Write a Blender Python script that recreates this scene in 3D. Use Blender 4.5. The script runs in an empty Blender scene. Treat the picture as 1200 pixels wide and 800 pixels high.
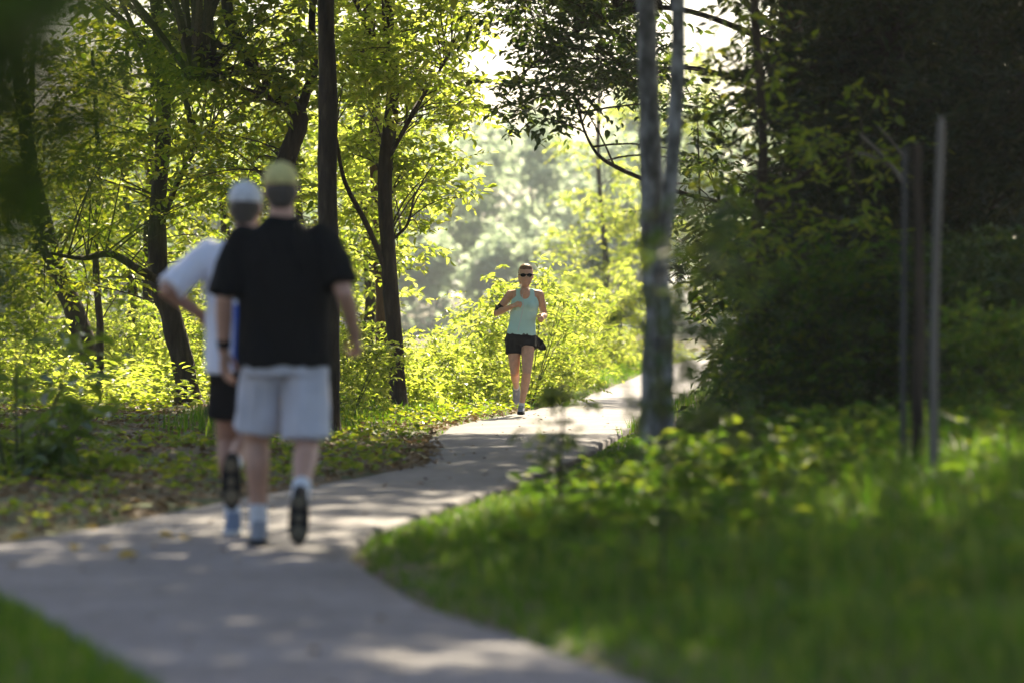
import bpy, math, random
import numpy as np
from mathutils import Vector, Matrix, noise as mnoise

random.seed(7)
RNG = np.random.default_rng(11)
SC = bpy.context.scene
COL = bpy.data.collections.new('place')      # linked to the scene at the very end, which keeps the mesh fusing fast
R = math.radians

# ------------------------------------------------------------------ camera, sky, sun, exposure
CAM_H, FPX = 1.05, 4500.0            # eye height; focal length in pixels of a 1200 px wide frame
cam_data = bpy.data.cameras.new('camera')
cam = bpy.data.objects.new('camera', cam_data)
COL.objects.link(cam)
cam.location = (0, 0, CAM_H)
cam.rotation_euler = (R(90) - 24.0 / FPX, 0, 0)
cam_data.sensor_width = 36.0
cam_data.lens = 135.0
cam_data.clip_end = 4000
cam_data.dof.use_dof = True
cam_data.dof.focus_distance = 43.0
cam_data.dof.aperture_fstop = 2.0
SC.camera = cam

SUN_EL, SUN_AZ = 44.0, 14.0          # azimuth clockwise from the view direction (+Y)
world = bpy.data.worlds.new('World'); SC.world = world
world.use_nodes = True
wn = world.node_tree
for n in list(wn.nodes): wn.nodes.remove(n)
sky = wn.nodes.new('ShaderNodeTexSky'); sky.sky_type = 'NISHITA'; sky.sun_disc = False
sky.sun_elevation = R(SUN_EL); sky.sun_rotation = R(SUN_AZ)
sky.dust_density = 3.0; sky.ozone_density = 1.0
bgn = wn.nodes.new('ShaderNodeBackground'); bgn.inputs['Strength'].default_value = 0.072
wo = wn.nodes.new('ShaderNodeOutputWorld')
wn.links.new(sky.outputs[0], bgn.inputs[0]); wn.links.new(bgn.outputs[0], wo.inputs[0])

sun_data = bpy.data.lights.new('sun', 'SUN')
sun_data.energy = 5.0; sun_data.angle = R(0.53); sun_data.color = (1.0, 0.87, 0.62)
sun = bpy.data.objects.new('sun', sun_data); COL.objects.link(sun)
sdir = Vector((math.sin(R(SUN_AZ)) * math.cos(R(SUN_EL)), math.cos(R(SUN_AZ)) * math.cos(R(SUN_EL)), math.sin(R(SUN_EL))))
sun.rotation_euler = sdir.to_track_quat('Z', 'Y').to_euler()
sun.location = (10, 40, 40)

SC.view_settings.view_transform = 'Standard'
SC.view_settings.look = 'None'
SC.view_settings.exposure = 1.75
SC.view_settings.gamma = 1.0
SC.view_settings.use_curve_mapping = False
SC.cycles.max_bounces = 8
SC.cycles.diffuse_bounces = 3
SC.cycles.glossy_bounces = 2
SC.cycles.transmission_bounces = 5
SC.cycles.volume_bounces = 1
SC.cycles.caustics_reflective = False
SC.cycles.caustics_refractive = False
SC.cycles.use_denoising = True


# ------------------------------------------------------------------ helpers: objects and names
def tag(o, label=None, cat=None, group=None, kind=None):
    if label: o['label'] = label
    if cat: o['category'] = cat
    if group: o['group'] = group
    if kind: o['kind'] = kind
    return o

def empty(name, loc=(0, 0, 0), rz=0.0):
    o = bpy.data.objects.new(name, None); COL.objects.link(o)
    o.location = loc; o.rotation_euler = (0, 0, rz)
    o.empty_display_size = 0.1
    return o

def link_mesh(name, me, mats, parent=None, loc=None):
    o = bpy.data.objects.new(name, me); COL.objects.link(o)
    if mats is not None and len(me.materials) == 0:
        for m in (mats if isinstance(mats, (list, tuple)) else [mats]):
            me.materials.append(m)
    if parent: o.parent = parent
    if loc is not None: o.location = loc
    return o

def mesh_np(name, V, faces, smooth=True, mat_index=None):
    """V (N,3); faces: list of int arrays (M,k) for various k"""
    me = bpy.data.meshes.new(name)
    V = np.asarray(V, dtype=np.float32)
    me.vertices.add(len(V)); me.vertices.foreach_set('co', V.ravel())
    faces = [np.asarray(f, dtype=np.int32) for f in faces if len(f)]
    loops = np.concatenate([f.ravel() for f in faces])
    tot = np.concatenate([np.full(len(f), f.shape[1], dtype=np.int32) for f in faces])
    start = np.concatenate([[0], np.cumsum(tot)[:-1]]).astype(np.int32)
    me.loops.add(len(loops)); me.loops.foreach_set('vertex_index', loops)
    me.polygons.add(len(tot)); me.polygons.foreach_set('loop_start', start)
    me.polygons.foreach_set('loop_total', tot)
    if mat_index is not None:
        me.polygons.foreach_set('material_index', np.asarray(mat_index, dtype=np.int32))
    me.polygons.foreach_set('use_smooth', np.full(len(tot), smooth, dtype=bool))
    me.update(calc_edges=True); me.validate(clean_customdata=False)
    return me

def px(x, y, d):
    """world point that stands d metres out along the view, seen at (x, y) of the 1200x800 frame"""
    return np.array(((x - 600.0) / FPX * d, d, CAM_H - (y - 376.0) / FPX * d))

def nrm(a):
    a = np.asarray(a, dtype=float)
    return a / (np.linalg.norm(a, axis=-1, keepdims=True) + 1e-9)

def smooth01(a, b, t):
    t = np.clip((np.asarray(t, float) - a) / (b - a), 0, 1)
    return t * t * (3 - 2 * t)

# cheap smooth value noise on the plane (vectorised)
_tab = np.random.default_rng(3).random((64, 64))
def vnoise(x, y, s=1.0):
    x = np.asarray(x, float) / s; y = np.asarray(y, float) / s
    xi = np.floor(x).astype(int); yi = np.floor(y).astype(int)
    fx = x - xi; fy = y - yi
    fx = fx * fx * (3 - 2 * fx); fy = fy * fy * (3 - 2 * fy)
    g = lambda a, b: _tab[a % 64, b % 64]
    return (g(xi, yi) * (1 - fx) + g(xi + 1, yi) * fx) * (1 - fy) + (g(xi, yi + 1) * (1 - fx) + g(xi + 1, yi + 1) * fx) * fy


# ------------------------------------------------------------------ materials
def new_mat(name):
    m = bpy.data.materials.new(name); m.use_nodes = True
    nt = m.node_tree
    for n in list(nt.nodes): nt.nodes.remove(n)
    out = nt.nodes.new('ShaderNodeOutputMaterial')
    return m, nt, out

def N(nt, t, **kw):
    n = nt.nodes.new(t)
    for k, v in kw.items():
        if k in n.inputs: n.inputs[k].default_value = v
        else: setattr(n, k, v)
    return n

def ramp(nt, fac, stops):
    r = nt.nodes.new('ShaderNodeValToRGB')
    el = r.color_ramp.elements
    while len(el) < len(stops): el.new(0.5)
    for e, (p, c) in zip(el, stops):
        e.position = p; e.color = (*c, 1)
    nt.links.new(fac, r.inputs[0])
    return r.outputs[0]

def leaf_mat(name, cols, trans, fac=0.45, rough=0.42, spec=0.35):
    """cols: reflected colours spread over the single leaves; trans: what shines through"""
    m, nt, out = new_mat(name)
    geo = nt.nodes.new('ShaderNodeNewGeometry')
    c = ramp(nt, geo.outputs['Random Per Island'], [(i / max(1, len(cols) - 1), q) for i, q in enumerate(cols)])
    t = ramp(nt, geo.outputs['Random Per Island'], [(i / max(1, len(trans) - 1), q) for i, q in enumerate(trans)])
    b = N(nt, 'ShaderNodeBsdfPrincipled', Roughness=rough)
    b.inputs['Specular IOR Level'].default_value = spec
    nt.links.new(c, b.inputs['Base Color'])
    tr = nt.nodes.new('ShaderNodeBsdfTranslucent')
    nt.links.new(t, tr.inputs[0])
    mx = nt.nodes.new('ShaderNodeMixShader'); mx.inputs[0].default_value = fac
    nt.links.new(b.outputs[0], mx.inputs[1]); nt.links.new(tr.outputs[0], mx.inputs[2])
    nt.links.new(mx.outputs[0], out.inputs[0])
    return m

def noise_mat(name, stops, scale=8.0, rough=0.85, bump=0.3, stretch=(1, 1, 1), detail=6, spec=0.3, bump_scale=None, sheen=0.0):
    m, nt, out = new_mat(name)
    tc = nt.nodes.new('ShaderNodeTexCoord')
    mp = nt.nodes.new('ShaderNodeMapping'); mp.inputs['Scale'].default_value = stretch
    nt.links.new(tc.outputs['Object'], mp.inputs[0])
    nz = N(nt, 'ShaderNodeTexNoise', Scale=scale, Detail=detail, Roughness=0.62)
    nt.links.new(mp.outputs[0], nz.inputs['Vector'])
    b = N(nt, 'ShaderNodeBsdfPrincipled', Roughness=rough)
    b.inputs['Specular IOR Level'].default_value = spec
    b.inputs['Sheen Weight'].default_value = sheen
    nt.links.new(ramp(nt, nz.outputs[0], stops), b.inputs['Base Color'])
    if bump:
        n2 = N(nt, 'ShaderNodeTexNoise', Scale=bump_scale or scale * 2.5, Detail=5)
        nt.links.new(mp.outputs[0], n2.inputs['Vector'])
        bp = N(nt, 'ShaderNodeBump', Strength=bump, Distance=0.02)
        nt.links.new(n2.outputs[0], bp.inputs['Height'])
        nt.links.new(bp.outputs[0], b.inputs['Normal'])
    nt.links.new(b.outputs[0], out.inputs[0])
    return m

M = {}
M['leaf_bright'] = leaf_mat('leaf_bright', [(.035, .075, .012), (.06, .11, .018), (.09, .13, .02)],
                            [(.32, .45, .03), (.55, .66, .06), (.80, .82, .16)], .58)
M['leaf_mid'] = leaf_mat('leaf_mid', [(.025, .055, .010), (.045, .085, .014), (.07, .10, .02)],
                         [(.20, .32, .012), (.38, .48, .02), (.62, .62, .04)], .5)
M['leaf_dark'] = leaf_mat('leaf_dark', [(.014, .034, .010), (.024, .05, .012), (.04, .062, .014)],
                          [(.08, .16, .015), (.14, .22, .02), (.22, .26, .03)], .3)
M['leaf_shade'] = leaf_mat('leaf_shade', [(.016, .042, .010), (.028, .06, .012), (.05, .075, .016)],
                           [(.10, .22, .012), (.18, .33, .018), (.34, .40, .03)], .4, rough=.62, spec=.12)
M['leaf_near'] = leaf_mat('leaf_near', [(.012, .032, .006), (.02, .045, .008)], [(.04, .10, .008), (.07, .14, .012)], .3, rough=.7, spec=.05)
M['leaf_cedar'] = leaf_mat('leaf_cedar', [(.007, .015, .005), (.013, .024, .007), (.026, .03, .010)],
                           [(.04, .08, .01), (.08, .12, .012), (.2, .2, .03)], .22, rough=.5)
M['leaf_glossy'] = leaf_mat('leaf_glossy', [(.03, .07, .012), (.05, .10, .015)], [(.26, .42, .03), (.4, .5, .04)], .4, rough=.22, spec=.6)
M['leaf_far'] = leaf_mat('leaf_far', [(.045, .08, .045), (.07, .11, .06), (.10, .13, .065)], [(.40, .52, .32), (.62, .72, .48)], .6)  # pale and bluish: part of the distance haze is put into these colours
M['grass'] = leaf_mat('grass', [(.012, .036, .003), (.022, .056, .004), (.044, .074, .008), (.13, .115, .05)], [(.09, .23, .005), (.16, .34, .008), (.32, .42, .03)], .45, rough=.5, spec=.2)
M['litter'] = leaf_mat('litter', [(.10, .055, .025), (.20, .12, .06), (.30, .21, .12), (.14, .09, .04)], [(.12, .07, .02), (.2, .13, .05)], .2, rough=.7)
M['leaf_yellow'] = leaf_mat('leaf_yellow', [(.55, .38, .03), (.5, .3, .03)], [(.5, .35, .03), (.5, .3, .03)], .35)
M['bark'] = noise_mat('bark', [(.3, (.018, .013, .009)), (.55, (.05, .036, .024)), (.75, (.10, .075, .05))], 14, .9, .9, (1, 1, .22))
M['bark_red'] = noise_mat('bark_red', [(.3, (.05, .028, .018)), (.55, (.11, .06, .038)), (.75, (.2, .12, .075))], 14, .9, .9, (1, 1, .2))
M['bark_grey'] = noise_mat('bark_grey', [(.34, (.028, .026, .020)), (.48, (.09, .09, .086)), (.62, (.27, .275, .28))], 9, .85, .9, (1, 1, .5))
M['twig'] = noise_mat('twig', [(.3, (.03, .024, .016)), (.7, (.08, .06, .04))], 20, .9, 0)
M['stem_green'] = noise_mat('stem_green', [(.3, (.05, .07, .02)), (.7, (.09, .1, .03))], 20, .8, 0)
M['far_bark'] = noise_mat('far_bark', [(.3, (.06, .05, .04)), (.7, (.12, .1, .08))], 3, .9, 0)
M['stake'] = noise_mat('stake', [(.3, (.09, .08, .066)), (.7, (.22, .195, .165))], 10, .8, .5, (1, 1, .12))
M['stake_dark'] = noise_mat('stake_dark', [(.3, (.04, .038, .035)), (.7, (.1, .095, .09))], 10, .8, .5, (1, 1, .12))

def ground_material():
    m, nt, out = new_mat('ground')
    tc = nt.nodes.new('ShaderNodeTexCoord')
    n1 = N(nt, 'ShaderNodeTexNoise', Scale=0.6, Detail=8, Roughness=.65)
    n2 = N(nt, 'ShaderNodeTexNoise', Scale=14, Detail=6, Roughness=.7)
    for n in (n1, n2): nt.links.new(tc.outputs['Object'], n.inputs['Vector'])
    soil = ramp(nt, n2.outputs[0], [(.3, (.05, .035, .02)), (.55, (.13, .09, .055)), (.75, (.22, .16, .1))])
    green = ramp(nt, n2.outputs[0], [(.3, (.02, .035, .008)), (.7, (.06, .085, .02))])
    f = ramp(nt, n1.outputs[0], [(.45, (0, 0, 0)), (.6, (1, 1, 1))])
    mx = nt.nodes.new('ShaderNodeMix'); mx.data_type = 'RGBA'
    nt.links.new(f, mx.inputs[0]); nt.links.new(soil, mx.inputs[6]); nt.links.new(green, mx.inputs[7])
    b = N(nt, 'ShaderNodeBsdfPrincipled', Roughness=.95)
    nt.links.new(mx.outputs[2], b.inputs['Base Color'])
    bp = N(nt, 'ShaderNodeBump', Strength=.6, Distance=.03)
    nt.links.new(n2.outputs[0], bp.inputs['Height']); nt.links.new(bp.outputs[0], b.inputs['Normal'])
    nt.links.new(b.outputs[0], out.inputs[0])
    return m

def path_material():
    m, nt, out = new_mat('path_concrete')
    tc = nt.nodes.new('ShaderNodeTexCoord')
    n1 = N(nt, 'ShaderNodeTexNoise', Scale=1.1, Detail=7, Roughness=.6)
    n2 = N(nt, 'ShaderNodeTexNoise', Scale=60, Detail=4, Roughness=.7)
    n3 = N(nt, 'ShaderNodeTexNoise', Scale=7, Detail=6, Roughness=.7)
    for n in (n1, n2, n3): nt.links.new(tc.outputs['Object'], n.inputs['Vector'])
    base = ramp(nt, n1.outputs[0], [(.3, (.118, .108, .118)), (.55, (.17, .156, .168)), (.75, (.22, .205, .216))])
    grit = ramp(nt, n2.outputs[0], [(.3, (.72, .72, .72)), (.7, (1.15, 1.15, 1.15))])
    stain = ramp(nt, n3.outputs[0], [(.36, (.58, .54, .49)), (.47, (.88, .86, .84)), (.6, (1.04, 1.04, 1.04))])
    a = nt.nodes.new('ShaderNodeMix'); a.data_type = 'RGBA'; a.blend_type = 'MULTIPLY'; a.inputs[0].default_value = 1
    nt.links.new(base, a.inputs[6]); nt.links.new(grit, a.inputs[7])
    a2 = nt.nodes.new('ShaderNodeMix'); a2.data_type = 'RGBA'; a2.blend_type = 'MULTIPLY'; a2.inputs[0].default_value = .8
    nt.links.new(a.outputs[2], a2.inputs[6]); nt.links.new(stain, a2.inputs[7])
    b = N(nt, 'ShaderNodeBsdfPrincipled', Roughness=.8)
    nt.links.new(a2.outputs[2], b.inputs['Base Color'])
    bp = N(nt, 'ShaderNodeBump', Strength=.35, Distance=.006)
    nt.links.new(n2.outputs[0], bp.inputs['Height']); nt.links.new(bp.outputs[0], b.inputs['Normal'])
    nt.links.new(b.outputs[0], out.inputs[0])
    return m

M['ground'] = ground_material()
M['path'] = path_material()
def water_material():
    m, nt, out = new_mat('river_water')
    tc = nt.nodes.new('ShaderNodeTexCoord')
    mp = nt.nodes.new('ShaderNodeMapping'); mp.inputs['Scale'].default_value = (.6, .25, 1)
    nt.links.new(tc.outputs['Object'], mp.inputs[0])
    nz = N(nt, 'ShaderNodeTexNoise', Scale=1.5, Detail=4); nt.links.new(mp.outputs[0], nz.inputs['Vector'])
    b = N(nt, 'ShaderNodeBsdfPrincipled', Roughness=.12)
    b.inputs['Base Color'].default_value = (.05, .06, .045, 1)
    bp = N(nt, 'ShaderNodeBump', Strength=.25, Distance=.1)
    nt.links.new(nz.outputs[0], bp.inputs['Height']); nt.links.new(bp.outputs[0], b.inputs['Normal'])
    nt.links.new(b.outputs[0], out.inputs[0])
    return m
M['water'] = water_material()

# ------------------------------------------------------------------ the path and the lie of the land
def edge_pts(pix):
    return [(4725.0 / (y - 376.0), (x - 600.0) * CAM_H / (y - 376.0)) for x, y in pix]
_right = [(-6, 4.6), (2, 2.55), (6, 1.6), (9, .93)] + edge_pts([(780, 800), (640, 752), (520, 712), (440, 672), (406, 641), (432, 620), (520, 589), (600, 566), (675, 536), (728, 505)]) \
         + [(44, 1.55), (52, 2.25), (62, 3.1), (75, 4.35), (92, 5.9), (112, 8.3), (135, 12), (160, 17)]
_left = [(-6, 2.9), (2, 1.05), (6, .2), (9, -.5)] + edge_pts([(200, 800), (100, 742), (10, 692)]) + [(16.6, -2.5), (17.6, -2.62)] \
        + edge_pts([(0, 633), (130, 611), (280, 580), (400, 560), (505, 541), (505, 512), (530, 497), (590, 485), (640, 475), (700, 458), (745, 440), (770, 428)]) \
        + [(112, 5.9), (135, 9.5), (160, 14.3)]
_gd = np.arange(-6, 160.01, 0.1)
def _sm(pts):
    a = np.array(sorted(pts)); v = np.interp(_gd, a[:, 0], a[:, 1])
    k = np.hanning(13); k /= k.sum()
    return np.convolve(np.pad(v, 6, mode='edge'), k, 'valid')
_rx, _lx = _sm(_right), _sm(_left)
def path_l(y): return np.interp(y, _gd, _lx)
def path_r(y): return np.interp(y, _gd, _rx)

def ground_z(x, y):
    x = np.asarray(x, float); y = np.asarray(y, float)
    l, r = path_l(y), path_r(y)
    dr = x - r; dl = l - x
    near = 1 - smooth01(23, 36, y)
    z = -0.09 * np.ones_like(x + y)
    zr = -.015 + (0.20 * near + .05) * smooth01(.1, 3.6, dr) + .06 * (vnoise(x, y, 1.3) - .5) * smooth01(.2, 1, dr) + .25 * smooth01(4.5, 14, dr)
    zl = -.015 + .05 * smooth01(.1, 2, dl) + .07 * (vnoise(x + 31, y, 1.1) - .5) * smooth01(.2, 1, dl)
    z = np.where(dr > .0, -.09 + (zr + .09) * smooth01(.0, .10, dr), z)
    z = np.where(dl > .0, -.09 + (zl + .09) * smooth01(.0, .10, dl), z)
    # the bank falls to the river beyond the clearing, then the far bank rises
    riv = smooth01(92, 112, y + .55 * x) * (1 - smooth01(238, 262, y + .3 * x))
    z = z - 1.6 * riv + 1.5 * smooth01(250, 300, y + .3 * x) + 2.5 * smooth01(300, 420, y)
    return z

def axis(parts):
    return np.unique(np.concatenate([np.linspace(a, b, n) for a, b, n in parts]))
gx = axis([(-1500, -60, 14), (-60, -12, 25), (-12, -5, 24), (-5, 5, 84), (5, 12, 24), (12, 60, 25), (60, 1500, 14)])
gy = axis([(-60, -6, 8), (-6, 60, 265), (60, 120, 61), (120, 320, 41), (320, 2500, 14)])
X, Y = np.meshgrid(gx, gy)
Zg = ground_z(X, Y)
V = np.stack([X.ravel(), Y.ravel(), Zg.ravel()], 1)
nx, ny = len(gx), len(gy)
i = (np.arange(ny - 1)[:, None] * nx + np.arange(nx - 1)[None, :]).ravel()
tag(link_mesh('ground', mesh_np('ground', V, [np.stack([i, i + 1, i + nx + 1, i + nx], 1)]), M['ground']), kind='structure')

# path: a slab with a worn edge, its own thickness
ys = np.concatenate([np.arange(-6, 60, .2), np.arange(60, 160, 1.0)])
nc = 9
rows = []
for y in ys:
    l, r = float(path_l(y)), float(path_r(y))
    wob_l = .035 * (float(vnoise(y, 3.3, .35)) - .5) + .05 * (float(vnoise(y, 8.3, 1.1)) - .5)
    wob_r = .035 * (float(vnoise(y, 13.3, .35)) - .5) + .05 * (float(vnoise(y, 18.3, 1.1)) - .5)
    l += wob_l; r += wob_r
    row = [(l, y, -.16), (l, y, -.024)]
    for k in range(nc):
        t = k / (nc - 1)
        xx = (l + .03) * (1 - t) + (r - .03) * t
        row.append((xx, y, -.012 + .012 * math.sin(math.pi * t)))
    row += [(r, y, -.024), (r, y, -.16)]
    rows.append(row)
V = np.array(rows); w = V.shape[1]
i = (np.arange(len(ys) - 1)[:, None] * w + np.arange(w - 1)[None, :]).ravel()
tag(link_mesh('path', mesh_np('path', V.reshape(-1, 3), [np.stack([i, i + 1, i + w + 1, i + w], 1)]), M['path']), kind='structure')
# river
me = mesh_np('river', [(-500, 60, -.75), (500, 60, -.75), (500, 330, -.75), (-500, 330, -.75)], [[(0, 1, 2, 3)]], False)
tag(link_mesh('river', me, M['water']), kind='structure')


# ------------------------------------------------------------------ plant geometry
class Geo:
    """gathers vertices and faces; faces keep a material slot"""
    def __init__(s): s.V = []; s.F = {3: [], 4: []}; s.m = {3: [], 4: []}; s.n = 0
    def add(s, V, faces, slot=0):
        V = np.asarray(V, float).reshape(-1, 3)
        f = np.asarray(faces, dtype=np.int64)
        s.V.append(V); s.F[f.shape[1]].append(f + s.n); s.m[f.shape[1]].append(np.full(len(f), slot)); s.n += len(V)
    def mesh(s, name, smooth=True):
        fs, ms = [], []
        for k in (3, 4):
            if s.F[k]: fs.append(np.concatenate(s.F[k])); ms.append(np.concatenate(s.m[k]))
        return mesh_np(name, np.concatenate(s.V), fs, smooth, np.concatenate(ms))
    def tube(s, pts, rad, sides=8, slot=0, rough=0.0, cap=True):
        pts = np.asarray(pts, float); n = len(pts)
        rad = np.interp(np.linspace(0, 1, n), np.linspace(0, 1, len(rad)), rad)
        T = nrm(np.gradient(pts, axis=0))
        ref = np.array((1., 0, 0)) if abs(T[0][0]) < .8 else np.array((0, 1., 0))
        a = np.linspace(0, 2 * np.pi, sides, endpoint=False)
        rings = []
        for k in range(n):
            u = ref - T[k] * ref.dot(T[k]); u /= np.linalg.norm(u); v = np.cross(T[k], u); ref = u
            rr = rad[k] * (1 + rough * (vnoise(a * 1.7 + k * .31, np.full(sides, k * .4 + pts[0][0]), 1) - .5))
            rings.append(pts[k] + (np.cos(a) * rr)[:, None] * u + (np.sin(a) * rr)[:, None] * v)
        V = np.concatenate(rings)
        i = np.arange(n - 1)[:, None] * sides; j = np.arange(sides)[None, :]; j2 = (j + 1) % sides
        F = np.stack([i + j, i + j2, i + sides + j2, i + sides + j], -1).reshape(-1, 4)
        s.add(V, F, slot)
        if cap:
            s.add(np.vstack([rings[-1], pts[-1] + T[-1] * rad[-1] * .5]), [(q, (q + 1) % sides, sides) for q in range(sides)], slot)
    def leaves(s, P, A, Nn, L, W, fold=.18, droop=.12, slot=0, simple=False):
        A = nrm(A); S = nrm(np.cross(Nn, A)); Nn = nrm(np.cross(A, S))
        L = np.asarray(L)[:, None]; W = np.asarray(W)[:, None]; n = len(P)
        tip = P + A * L - Nn * droop * L
        if simple:
            V = np.stack([P, P + A * L * .45 + S * W * .5 + Nn * fold * W, tip, P + A * L * .45 - S * W * .5 + Nn * fold * W], 1)
            b = np.arange(n)[:, None] * 4
            s.add(V.reshape(-1, 3), b + np.array([[0, 1, 2, 3]]), slot)
        else:
            V = np.stack([P,
                          P + A * L * .25 + S * W * .44 + Nn * fold * W,
                          P + A * L * .62 + S * W * .42 + Nn * (fold * W - droop * .35 * L),
                          tip,
                          P + A * L * .62 - S * W * .42 + Nn * (fold * W - droop * .35 * L),
                          P + A * L * .25 - S * W * .44 + Nn * fold * W], 1)
            b = np.arange(n)[:, None] * 6
            F = np.concatenate([b + np.array([[0, 1, 2, 3]]), b + np.array([[0, 3, 4, 5]])])
            s.add(V.reshape(-1, 3), F, slot)
    def twigs(s, S0, D, ell, rad, slot=1, droop=.15):
        """three-sided twigs in two lengths"""
        n = len(S0); D = nrm(D); ell = np.asarray(ell)[:, None]
        up = np.array((0, 0, 1.))
        U = nrm(np.cross(D, up + .01)); Vv = np.cross(D, U)
        rings = []
        for t, q in ((0, 1), (.5, .7), (1, .2)):
            c = S0 + D * ell * t - up * droop * ell * t * t
            for k in range(3):
                a = 2 * math.pi * k / 3
                rings.append(c + (U * math.cos(a) + Vv * math.sin(a)) * (rad * q)[:, None])
        V = np.stack(rings, 1)
        b = np.arange(n)[:, None] * 9
        F = [b + np.array([[r * 3 + k, r * 3 + (k + 1) % 3, r * 3 + 3 + (k + 1) % 3, r * 3 + 3 + k]]) for r in range(2) for k in range(3)]
        s.add(V.reshape(-1, 3), np.concatenate(F), slot)
    def sprays(s, S0, D, ell, k, size, aspect=.5, slot=0, twslot=1, droop=.15, tilt=.45, twig_r=.003, simple=False, twig=True, spread=.8):
        """twigs from S0 along D, k leaves set alternately on each"""
        n = len(S0); D = nrm(D); ell = np.asarray(ell)
        if twig: s.twigs(S0, D, ell, np.full(n, twig_r), twslot, droop)
        up = np.array((0, 0, 1.))
        t = np.tile((np.arange(k) + .7) / k, n); sg = np.tile(np.where(np.arange(k) % 2, 1., -1.), n)
        Dr = np.repeat(D, k, 0); er = np.repeat(ell, k)[:, None]
        P = np.repeat(S0, k, 0) + Dr * er * t[:, None] - up * droop * er * (t * t)[:, None]
        side = nrm(np.cross(Dr, up + .01)) * sg[:, None]
        last = (np.arange(n * k) % k == k - 1)[:, None]
        A = Dr * np.where(last, 1., .45) + side * np.where(last, .1, spread) + RNG.normal(0, .28, (n * k, 3)) - up * .22
        Nn = up + RNG.normal(0, tilt, (n * k, 3))
        L = size * RNG.uniform(.42, 1.32, n * k)
        s.leaves(P, A, Nn, L, L * aspect * RNG.uniform(.8, 1.2, n * k), slot=slot, simple=simple)

def rdir(n, zb=0.0, zs=.5):
    d = RNG.normal(0, 1, (n, 3)); d[:, 2] = d[:, 2] * zs + zb
    return nrm(d)

def bez(a, b, n=8, sag=0.0, side=0.0):
    a = np.asarray(a, float); b = np.asarray(b, float)
    m = (a + b) / 2 + np.array((0, 0, sag)) + RNG.normal(0, 1, 3) * side
    t = np.linspace(0, 1, n)[:, None]
    return a * (1 - t) ** 2 + 2 * m * t * (1 - t) + b * t * t

def polyline(pts, n=24):
    """smooth curve through points"""
    p = np.asarray(pts, float)
    if len(p) == 2: return p[0] + (p[1] - p[0]) * np.linspace(0, 1, n)[:, None]
    q = np.vstack([2 * p[0] - p[1], p, 2 * p[-1] - p[-2]])
    out = []
    per = max(2, n // (len(p) - 1))
    for k in range(len(p) - 1):
        a, b, c, d = q[k:k + 4]
        for t in np.linspace(0, 1, per, endpoint=False):
            out.append(.5 * (2 * b + (c - a) * t + (2 * a - 5 * b + 4 * c - d) * t * t + (3 * b - a - 3 * c + d) * t ** 3))
    out.append(p[-1])
    return np.array(out)

def zone(x0, x1, y0, y1, d0, d1, n):
    """n places spread through a block of wood seen between these bounds"""
    d = RNG.uniform(d0, d1, n)
    x = (RNG.uniform(x0, x1, n) - 600) / FPX * d
    z = CAM_H - (RNG.uniform(y0, y1, n) - 376) / FPX * d
    return np.stack([x, d, z], 1)

def ellip(c, r, n, hollow=.5):
    d = nrm(RNG.normal(0, 1, (n, 3))) * (RNG.uniform(hollow ** 3, 1, n) ** (1 / 3))[:, None]
    return np.asarray(c) + d * np.asarray(r)

def foliage(g, C, attach, size=.1, aspect=.5, twigs=9, k=9, tl=.45, slot=0, br=.012, simple=False, droop=.2, zb=0.0, spread=.35, tilt=.45, branch=True):
    """leaf sprays round each centre C, carried on a branch from the nearest point of attach"""
    C = np.asarray(C); attach = np.asarray(attach)
    if branch:
        for c in C:
            dd = np.linalg.norm((attach - c) * np.array((1, 1, 1.0)) + np.array((0, 0, .35)) * 0, axis=1) + np.maximum(attach[:, 2] - c[2], 0) * .8
            a = attach[np.argmin(dd * RNG.uniform(.7, 1.3, len(dd)))]
            L = np.linalg.norm(c - a)
            g.tube(bez(a, c, 7, .12 * L, .05 * L), [br * (0.6 + .25 * min(L, 4)), br * .35], 4, 1, cap=False)
    n = len(C) * twigs
    S0 = np.repeat(C, twigs, 0) + RNG.normal(0, spread, (n, 3)) * np.array((1, 1, .6)) * tl
    g.sprays(S0, rdir(n, zb), tl * RNG.uniform(.6, 1.25, n), k, size, aspect, slot, 1, droop, tilt, simple=simple)

def gapped(C, gaps):
    """leave openings in a canopy so that the sun reaches these patches of ground: (x, y, rx, ry)"""
    t = sdir / sdir.z
    sx = C[:, 0] - t.x * C[:, 2]; sy = C[:, 1] - t.y * C[:, 2]
    k = np.ones(len(C), bool)
    for x_, y_, a_, b_ in gaps: k &= ((sx - x_) / a_) ** 2 + ((sy - y_) / b_) ** 2 > 1
    return C[k]
LEAFN = [0]
def tree(name, label, cat, trunk, rad, limbs=(), fol=(), leafm='leaf_mid', bark='bark', group=None, sides=12, flare=.0):
    """trunk/limbs: lists of world points; fol: list of dict(C=centres, **foliage args)"""
    trunk = np.asarray(trunk, float)
    base = trunk[0].copy()
    root = empty(name, tuple(base)); tag(root, label, cat, group)
    tp = polyline(trunk, 40)
    rr = np.interp(np.linspace(0, 1, len(tp)), np.linspace(0, 1, len(rad)), rad)
    if flare: rr = rr + flare * np.exp(-np.linspace(0, 1, len(tp)) * 28)
    g = Geo(); g.tube(tp - base, rr, sides, 0, rough=.35)
    link_mesh('trunk', g.mesh('trunk'), M[bark], root)
    att = [tp[int(len(tp) * .18):]]
    for lp, lr in limbs:
        q = polyline(lp, 22); g = Geo(); g.tube(q - base, lr, 8, 0, rough=.3)
        link_mesh('limb', g.mesh('limb'), M[bark], root); att.append(q[3:])
    att = np.concatenate(att)
    if fol:
        g = Geo()
        for f in fol:
            f = dict(f); C = np.asarray(f.pop('C')) ; foliage(g, C - base, att - base, **f)
        LEAFN[0] += sum(len(x) for x in g.F[4])
        link_mesh('crown', g.mesh('crown', False), [M[leafm], M['twig']], root)
    return root

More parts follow.
